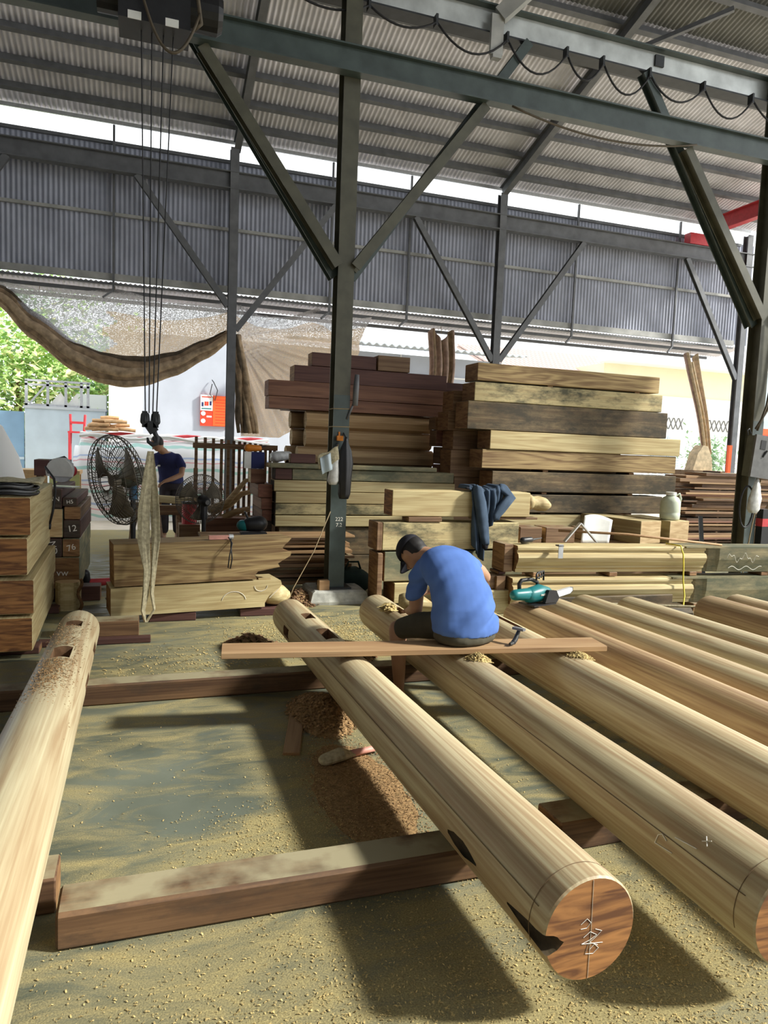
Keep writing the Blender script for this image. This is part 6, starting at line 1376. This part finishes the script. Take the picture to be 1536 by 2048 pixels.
mb = MB(); mb.grid(net2, 90, 60, m=lambda u, v: 1 if v < 0.13 else 0); mb.build('netting', ['net_tan', 'net_grey'], t, smooth=True)
for k_ in range(6):
    pts = [(1.52+0.012*k_+(0.03+0.055*k_+0.05*(i/14))*(i/14)**1.2+0.012*math.sin(i*0.9+k_*2), -0.07+0.03*math.sin(i*0.5+k_*1.7), 3.50-1.72*i/14) for i in range(15)]
    mb = MB(); mb.tube(pts, [0.022+0.030*math.sin(math.pi*(0.15+0.7*i/14))+0.006*math.sin(i*1.3+k_) for i in range(15)], 10); mb.build('gathered_fold', ('net_roll_dark', 'net_roll', 'net_roll_dark', 'net_roll_tan', 'net_roll', 'net_roll_tan')[k_], t, smooth=True)
def curtain(name, label, x0, x1, z0, z1, xs_, xe, mat, folds, y=12.95):
    t = thing(name, label, 'curtain', (0, y, 0))
    def fn(u, v):
        a = x0+(x1-x0)*u; b = xs_+(xe-xs_)*u; x = a+(b-a)*v; zt = z1+(0.10*math.sin(u*9.0))*(1-v); return (x+0.03*math.sin(v*4), 0.05*math.sin(u*folds)+0.015*math.sin(v*7), zt+(z0-zt)*v)
    mb = MB(); mb.grid(fn, 40, 16, m=lambda u, v: int(u*7) % 2); o = mb.build('cloth', mat, t, smooth=True); solidify(o, 0.01)
    mb = MB(); mb.tube([((x0+x1)/2, 0, z1+0.02), ((x0+x1)/2, 0.05, z1+0.16)], 0.006, 5); mb.build('tie_cord', 'jute_string', t)
curtain('gathered_curtain', 'brown gathered cloth hanging behind the dark stack near the middle column', 5.15, 5.72, 2.7, 3.84, 5.22, 5.75, ['curtain_brown', 'net_roll'], 26)
curtain('gathered_curtain', 'slim gold and mauve curtain hanging slanted by the right column', 11.22, 11.60, 1.75, 3.86, 11.98, 12.2, ['curtain_brown', 'curtain_gold'], 20)

# ------------------------------------------------------------------ yard beyond the shed
b = thing('grey_building', 'plain grey rendered building behind the shade nets', 'building', (0, 18.0, 0))
MB().box(-0.8, 9.4, 0, 6, 0, 4.1).build('wall', 'house_grey', b); MB().box(-0.80, -0.05, -0.02, 0.0, 0, 4.1).build('white_corner', 'house_white', b)
mb = MB(); mb.grid(lambda u, v: (3.4+6.3*u, -0.9+1.6*v, 4.18+0.2*v+0.03*math.sin(u*6.3*2*math.pi/0.2)), 190, 1); solidify(mb.build('roof_edge', 'shed_grey', b), 0.02)
for z in (3.55, 3.2): MB().box(3.6, 9.3, -0.04, 0.0, z, z+0.04).build('wall_batten', 'house_white', b)
for x in (5.2, 6.4, 7.6): MB().box(x, x+0.03, -0.03, 0.0, 2.5, 4.1).build('panel_joint', 'house_white', b)
t = thing('wall_sign', 'red safety notice board with white panel on the grey building', 'sign', (1.28, 17.95, 1.98))
MB().box(0, 0.70, -0.02, 0.03, 0, 0.74).build('board', 'sign_red', t); MB().box(0.30, 0.69, -0.025, -0.0205, 0.01, 0.73).build('orange_panel', 'sign_orange', t); w_ = MB().box(0.0, 0.29, -0.03, -0.0255, 0.37, 0.75).build('white_panel', 'paper_white', t)
for (x, z, c) in ((0.05, 0.52, 'navy_shirt'), (0.12, 0.54, 'sign_red'), (0.17, 0.54, 'sign_red'), (0.24, 0.55, 'navy_shirt')): MB().box(x-0.022, x+0.022, -0.033, -0.0305, z-0.05, z+0.05).build('print_block', c, w_)
for z in (0.70, 0.42): MB().box(0.03, 0.26, -0.033, -0.0305, z-0.012, z+0.012).build('print_line', 'teal_plastic' if z < 0.5 else 'sign_red', w_)
for z in (0.30, 0.12):
    mb = MB(); mb.tube([(0.07, -0.022, z), (0.07, -0.028, z)], 0.055, 20); mb.build('round_mark', 'white_plastic', t)
for k_ in range(9): MB().box(0.36, 0.66, -0.0285, -0.0255, 0.08+0.07*k_, 0.092+0.07*k_).build('print_line', 'sign_red', t)
MB().box(0.15, 0.27, -0.0235, -0.0205, 0.21, 0.25).build('print_line', 'paper_white', t)
o = MB().tube([(1.55, 17.9, 3.0), (1.5, 17.9, 2.75), (1.62, 17.9, 2.6), (1.68, 17.9, 2.85), (1.58, 17.9, 3.05), (1.55, 17.96, 3.1)], 0.012, 5).build('wire_loop', 'rope_black', smooth=True); tag(o, 'thin wire loop hanging on the grey building wall', 'wire')

t = thing('tarp_heap', 'long heap covered with a white striped tarpaulin in the yard', 'tarp', (0.6, 15.4, 0))
def hp_(u, v):
    x = -1.9+3.9*u; p = v*math.pi; return (x, -0.75*math.cos(p)*(1+0.06*nz(u*7, v*5)), 1.72*max(0, math.sin(p))**0.45*(0.93+0.1*nz(u*5, v*3, 2))*(1 if 0.02 < u < 0.98 else 0.85))
mb = MB(); mb.grid(hp_, 60, 30); mb.build('cover', 'tarp_stripe', t, smooth=True)
for k_ in range(5):
    mb = MB(); mb.tube([(-1.8+3.7*i/20, -0.35+0.12*k_, 1.62+0.035*math.sin(i*0.9+k_*2)+0.03*k_*(1-0.2*k_)) for i in range(21)], 0.035, 7); mb.build('wrinkle', 'house_white' if k_ != 2 else 'red_paint', t, smooth=True)
rr = random.Random(9)
for i in range(16):
    a = rr.uniform(-0.35, 0.35); x = -0.65+rr.uniform(-0.3, 0.3)*(1-0.3*(i//5)); z = 1.76+0.075*(i//5)+rr.uniform(0, 0.02); L = rr.uniform(0.3, 0.5)
    mb = MB(); mb.tube([(-L/2, 0, 0), (0, 0, 0.01), (L/2, 0, 0)], [0.035, 0.04, 0.034], 7); o = mb.build('firewood_stick', 'firewood', None, (x, 15.3+rr.uniform(-0.2, 0.2), z), (0, rr.uniform(-0.12, 0.12), a)); tag(o, 'split firewood stick on top of the tarpaulin heap', 'firewood', 'firewood on the tarpaulin heap')
for i in range(22):
    a = rr.choice((-1, 1))*rr.uniform(0.5, 1.35); x = -1.75+rr.uniform(-0.35, 0.35); L = rr.uniform(0.5, 1.1); z0 = rr.uniform(0.03, 0.08)
    mb = MB(); mb.beam((-L/2*math.cos(a), 0, z0), (L/2*math.cos(a), rr.uniform(-0.1, 0.1), z0+abs(L*math.sin(a))*0.8), 0.06, 0.05); o = mb.build('scrap_wood', RND.choice(('firewood', 'end_pale', 'wood_brown')), None, (x, 14.4+rr.uniform(-0.4, 0.2), 0)); tag(o, 'scrap wood piece in the heap left of the tarpaulin', 'scrap wood', 'scrap wood left of the tarpaulin')
t = thing('work_table', 'pale wooden table in the yard beyond the left stacks', 'table', (-1.5, 12.9, 0)); MB().box(-0.6, 0.5, -0.3, 0.3, 0.98, 1.04).build('top', 'cardboard', t); MB().box(0.05, 0.5, -0.32, -0.29, 0.7, 0.98).build('apron', 'leaf_yellow', t); MB().box(-0.6, 0.02, -0.32, -0.29, 0.8, 0.98).build('apron', 'cardboard', t)
for x in (-0.55, 0.45):
    for y in (-0.25, 0.25): MB().box(x-0.03, x+0.03, y-0.03, y+0.03, 0, 0.98).build('leg', 'cardboard', t)
t = thing('metal_cabinet', 'pale grey sheet metal cabinet standing in the yard', 'cabinet', (-2.72, 19.0, 0)); MB().box(0, 1.8, 0, 0.7, 0, 2.24).build('body', 'pale_sheet', t); MB().box(-0.03, 1.83, -0.03, 0.73, 2.24, 2.30).build('top', 'shed_grey', t)
t = thing('welded_rack', 'white welded rack standing on the grey cabinet', 'rack', (-2.72, 19.0, 2.30))
for x in (0.03, 0.5, 0.9, 1.25, 1.4): mb = MB().box(x-0.03, x+0.03, 0, 0.06, 0, 0.6).build('upright', 'galvanised', t)
for z in (0.0, 0.48, 0.58): MB().box(0, 1.45, 0, 0.06, z, z+0.05).build('rail', 'galvanised', t)
mb = MB(); mb.beam((0.1, 0.03, 0.05), (0.45, 0.03, 0.5), 0.05, 0.04); mb.build('diagonal', 'galvanised', t); mb = MB(); mb.prism([(0.5, 0.02), (0.78, 0.36), (0.95, 0.1), (1.15, 0.36), (1.2, 0.04)], (0, 0.1, 0), (1, 0, 0), (0, 0, 1), (0, 0.02, 0)); mb.build('paper_sheet', 'paper_white', t)
t = thing('blue_door', 'blue sheet metal door leaning left of the grey cabinet', 'door', (-3.35, 19.1, 0)); MB().box(0, 0.6, 0, 0.05, 0, 2.15).build('leaf', 'blue_sheet', t); MB().box(0, 0.6, -0.02, 0.0, 1.0, 1.06).build('rail', 'pale_sheet', t); MB().box(0, 0.05, -0.02, 0.0, 0, 2.15).build('stile', 'pale_sheet', t)
t = thing('red_chair', 'small red metal chair frame on the scrap heap', 'chair', (-1.36, 16.6, 1.45))
for x in (-0.14, 0.14): mb = MB(); mb.tube([(x, 0, 0), (x*0.95, 0.02, 0.3), (x*1.05, 0.06, 0.62)], 0.028, 8); mb.build('back_post', 'red_paint', t)
MB().box(-0.17, 0.17, -0.25, 0.02, 0.22, 0.26).build('seat', 'red_paint', t)
for x in (-0.14, 0.14): MB().box(x-0.02, x+0.02, -0.25, -0.21, -1.45, 0.22).build('leg', 'red_paint', t); MB().box(x-0.02, x+0.02, 0.0, 0.03, -1.45, 0.0).build('leg', 'red_paint', t)
MB().box(-0.14, 0.14, 0.0, 0.04, 0.42, 0.47).build('rung', 'red_paint', t)
t = thing('water_tank', 'small white box tank beyond the tarpaulin heap', 'tank', (-1.75, 21.0, 0)); MB().box(0, 0.75, 0, 0.6, 1.9, 2.75).build('tank', 'house_white', t); MB().box(0.05, 0.7, 0.05, 0.55, 0, 1.9).build('stand', 'shed_grey', t)

def tree(label, x, y, h, crown, mats, n, lsize, name='leafy_tree', trunk=0.12):
    t = thing(name, label, 'tree', (x, y, 0)); rr = random.Random(int(abs(x*31+y*17)))
    mb = MB(); mb.tube([(0, 0, 0), (0.1, 0, h*0.3), (-0.05, 0.1, h*0.6), (0.1, 0, h*0.85)], [trunk, trunk*0.8, trunk*0.5, trunk*0.2], 8); mb.build('trunk', 'bark', t, smooth=True)
    for k_, mt in enumerate(mats):
        mb = MB()
        cl = [(rr.gauss(0, crown*0.45), rr.gauss(0, crown*0.22), rr.uniform(h*0.12, h*0.98)) for _ in range(26)]
        for i in range(n//len(mats)):
            c = rr.choice(cl); s_ = crown*0.24
            p = Vector((c[0]+rr.gauss(0, s_), c[1]+rr.gauss(0, s_), max(0.15, c[2]+rr.gauss(0, s_*0.8))))
            a, bb = rr.uniform(0, 6.28), rr.uniform(-0.8, 0.8); d = Vector((math.cos(a)*math.cos(bb), math.sin(a)*math.cos(bb), math.sin(bb))); w = d.cross(Vector((rr.gauss(0, 1), rr.gauss(0, 1), 1))).normalized()
            L = lsize*rr.uniform(0.6, 1.3); q = len(mb.v); up_ = d.cross(w)*L*0.15
            mb.v += [p-d*L*0.5, p+w*L*0.28+up_, p+d*L*0.5, p-w*L*0.28+up_]; mb.face((q, q+1, q+2, q+3))
        o = mb.build('foliage', mt, t); o['kind'] = 'stuff'
tree('bushy light green tree behind the grey cabinet', -3.3, 22.0, 4.6, 2.2, ('leaf_bright', 'leaf_yellow', 'leaf_bright'), 5400, 0.22)
tree('bluish green tall tree at the far left edge', -5.6, 24.0, 8.0, 3.0, ('leaf_blue', 'leaf_bright'), 6000, 0.22)
tree('green tree between cabinet and grey building', -1.2, 25.0, 4.6, 2.0, ('leaf_bright', 'leaf_blue'), 4200, 0.22)
tree('dense green tree left of the blue door', -5.2, 20.5, 4.4, 1.8, ('leaf_bright', 'leaf_blue'), 4200, 0.2)
def palm(label, x, y, h, n, L, mats, seed):
    t = thing('palm_tree', label, 'palm', (x, y, 0)); rr = random.Random(seed)
    mb = MB(); mb.tube([(0, 0, 0), (0.1, 0, h*0.5), (0, 0, h)], [0.16, 0.13, 0.11], 9); mb.build('trunk', 'bark', t, smooth=True)
    for k_ in range(n):
        a = 2*math.pi*k_/n+rr.uniform(-0.2, 0.2); el = rr.uniform(0.1, 1.0); mb = MB(); W_ = 0.26
        def fr(u, v, a=a, el=el):
            r = L*u*math.cos(el)+0.001; z = h+L*u*math.sin(el)-0.55*L*u*u; w = W_*math.sin(math.pi*min(0.97, 0.08+u*0.92))*(v-0.5)*2
            return (r*math.cos(a)-w*math.sin(a), r*math.sin(a)+w*math.cos(a), z-abs(v-0.5)*0.22+0.03*math.sin(u*60))
        mb.grid(fr, 16, 4); mb.build('frond', mats[k_ % len(mats)], t)
palm('banana-leaved palm behind the tiled roof, left one', 10.6, 25.5, 4.2, 11, 2.0, ('leaf_bright', 'leaf_yellow'), 1)
palm('banana-leaved palm behind the tiled roof, middle one', 13.4, 26.5, 4.6, 12, 2.2, ('leaf_bright', 'leaf_blue'), 2)
palm('banana-leaved palm behind the tiled roof, right one', 16.0, 27.5, 4.9, 11, 2.1, ('leaf_bright', 'leaf_yellow'), 3)

h = thing('tiled_roof_house', 'low white house with a faded red tiled roof behind the tall stack', 'house', (11.0, 21.5, 0))
MB().box(0.4, 6.5, 0.6, 5.0, 0, 4.25).build('wall', 'house_white', h)
rf = MB().prism([(0.0, 0.0), (0.0, 0.08), (3.2, 1.22), (3.2, 1.14)], (0, 0, 4.3), (0, 1, 0), (0, 0, 1), (6.9, 0, 0)).build('roof', 'roof_tile', h)
til = MB(); til.grid(lambda u, v: (0.075+0.085*math.cos(math.pi*u), v*0.40, 0.055*math.sin(math.pi*u)), 6, 1); tile_me = til.mesh('roof_tile', 'roof_tile', True)
for r_ in range(9):
    for c_ in range(38):
        o = bpy.data.objects.new('tile', tile_me); COL.objects.link(o); o.parent = rf; y_ = r_*0.355; o.location = (0.02+c_*0.178, y_, 4.385+y_*0.3563+0.012); o.rotation_euler = (math.atan(0.3563)+0.04, 0, 0)
h = thing('yellow_house', 'cream yellow house with shuttered window beyond the right side', 'house', (14.6, 20.6, 0))
MB().box(0, 9, 0, 4, 0, 4.75).build('wall', 'house_yellow', h); MB().box(-0.05, 9, -0.05, 0.0, 0, 3.75).build('lower_wall', 'house_white', h); MB().box(-0.3, 9.3, -0.7, 0.0, 4.75, 4.9).build('eave', 'house_white', h)
MB().box(-0.05, 9, -0.08, -0.0505, 3.70, 3.78).build('moulding', 'house_white', h)
for x0 in (2.1, 4.3):
    v_ = MB().box(x0, x0+1.25, -0.075, -0.0505, 2.62, 3.10).build('vent_panel', 'paper_white', h)
    for i in range(6):
        for sgn in (-1, 1):
            mb = MB(); xx = x0+0.1+0.21*i; mb.beam((xx-0.09, -0.085, 2.86-sgn*0.2), (xx+0.09, -0.085, 2.86+sgn*0.2), 0.02, 0.035, (0, 1, 0)); mb.build('lattice_bar', 'grey_plastic', v_)
for x0 in (2.1, 2.75):
    sh_ = MB().box(x0, x0+0.6, -0.10, -0.0505, 0.95, 2.45).build('shutter', 'pale_sheet', h)
    for i in range(15): MB().box(x0+0.06, x0+0.54, -0.115, -0.101, 1.03+0.092*i, 1.08+0.092*i).build('louvre', 'shed_grey', sh_)
t = thing('balustrade', 'white garden balustrade in front of the yellow house', 'balustrade', (14.8, 18.6, 0))
MB().box(0, 7, 0, 0.12, 1.22, 1.32).build('top_rail', 'house_white', t); MB().box(0, 7, 0, 0.12, 0, 0.25).build('plinth', 'house_white', t)
bal = MB(); bal.tube([(0, 0, 0.25), (0, 0, 0.45), (0, 0, 0.7), (0, 0, 1.0), (0, 0, 1.22)], [0.05, 0.085, 0.045, 0.07, 0.05], 8); bal_me = bal.mesh('baluster', 'house_white', True)
for i in range(28): o = bpy.data.objects.new('baluster', bal_me); COL.objects.link(o); o.parent = t; o.location = (0.12+0.25*i, 0.06, 0)
t = thing('potted_shrub', 'small green shrub in front of the yellow house', 'shrub', (15.4, 16.6, 0)); mb = MB(); rr = random.Random(2)
for i in range(900):
    p = Vector((rr.gauss(0, 0.3), rr.gauss(0, 0.25), 1.6+rr.gauss(0, 0.35))); d = Vector((rr.gauss(0, 1), rr.gauss(0, 1), rr.gauss(0, 1))).normalized()*0.09; w = d.cross(Vector((0, 0.3, 1)))*0.5; q = len(mb.v); mb.v += [p-d, p+w, p+d, p-w]; mb.face((q, q+1, q+2, q+3))
o = mb.build('foliage', 'leaf_blue', t); o['kind'] = 'stuff'; mb = MB(); mb.tube([(0, 0, 0.6), (0, 0, 1.6)], 0.04, 6); mb.build('stem', 'bark', t); mb = MB(); mb.tube([(0, 0, 0), (0, 0, 0.6)], [0.22, 0.32], 16); mb.build('pot', 'roof_tile', t)
t = thing('side_shed', 'pale blue sheet wall with an orange notice at the right edge', 'shed', (9.9, 10.6, 0))
MB().box(0.9, 4.5, 0, 0.06, 0, 3.3).build('sheet_wall', 'pale_sheet', t); MB().box(0.95, 2.6, -0.02, 0, 1.75, 2.25).build('orange_notice', 'sign_orange', t)
for k_ in range(4): MB().box(0.98, 2.5, -0.024, -0.0205, 1.82+0.1*k_, 1.835+0.1*k_).build('print_line', 'sign_red', t)
o = MB().box(11.75, 11.83, 12.0, 12.06, 0, 1.95).build('orange_board', 'sign_orange'); tag(o, 'narrow orange board behind the right board pile', 'board')
o = MB().prism([(-0.25, 0), (0.25, 0), (0.22, 0.25), (0.1, 0.5), (-0.02, 0.52), (-0.15, 0.35)], (11.0, 11.9, 1.40), (1, 0, 0), (0, 0, 1), (0, 0.25, 0)).build('striped_sack', 'curtain_gold'); o.location.z = 0; tag(o, 'grey sack heap on the far end of the right board pile', 'sack')
mb = MB(); mb.box(10.6, 11.4, 11.7, 12.3, 0, 1.398); o = mb.build('crate_stand', 'wood_brown'); tag(o, 'brown crate carrying the grey sack', 'crate')
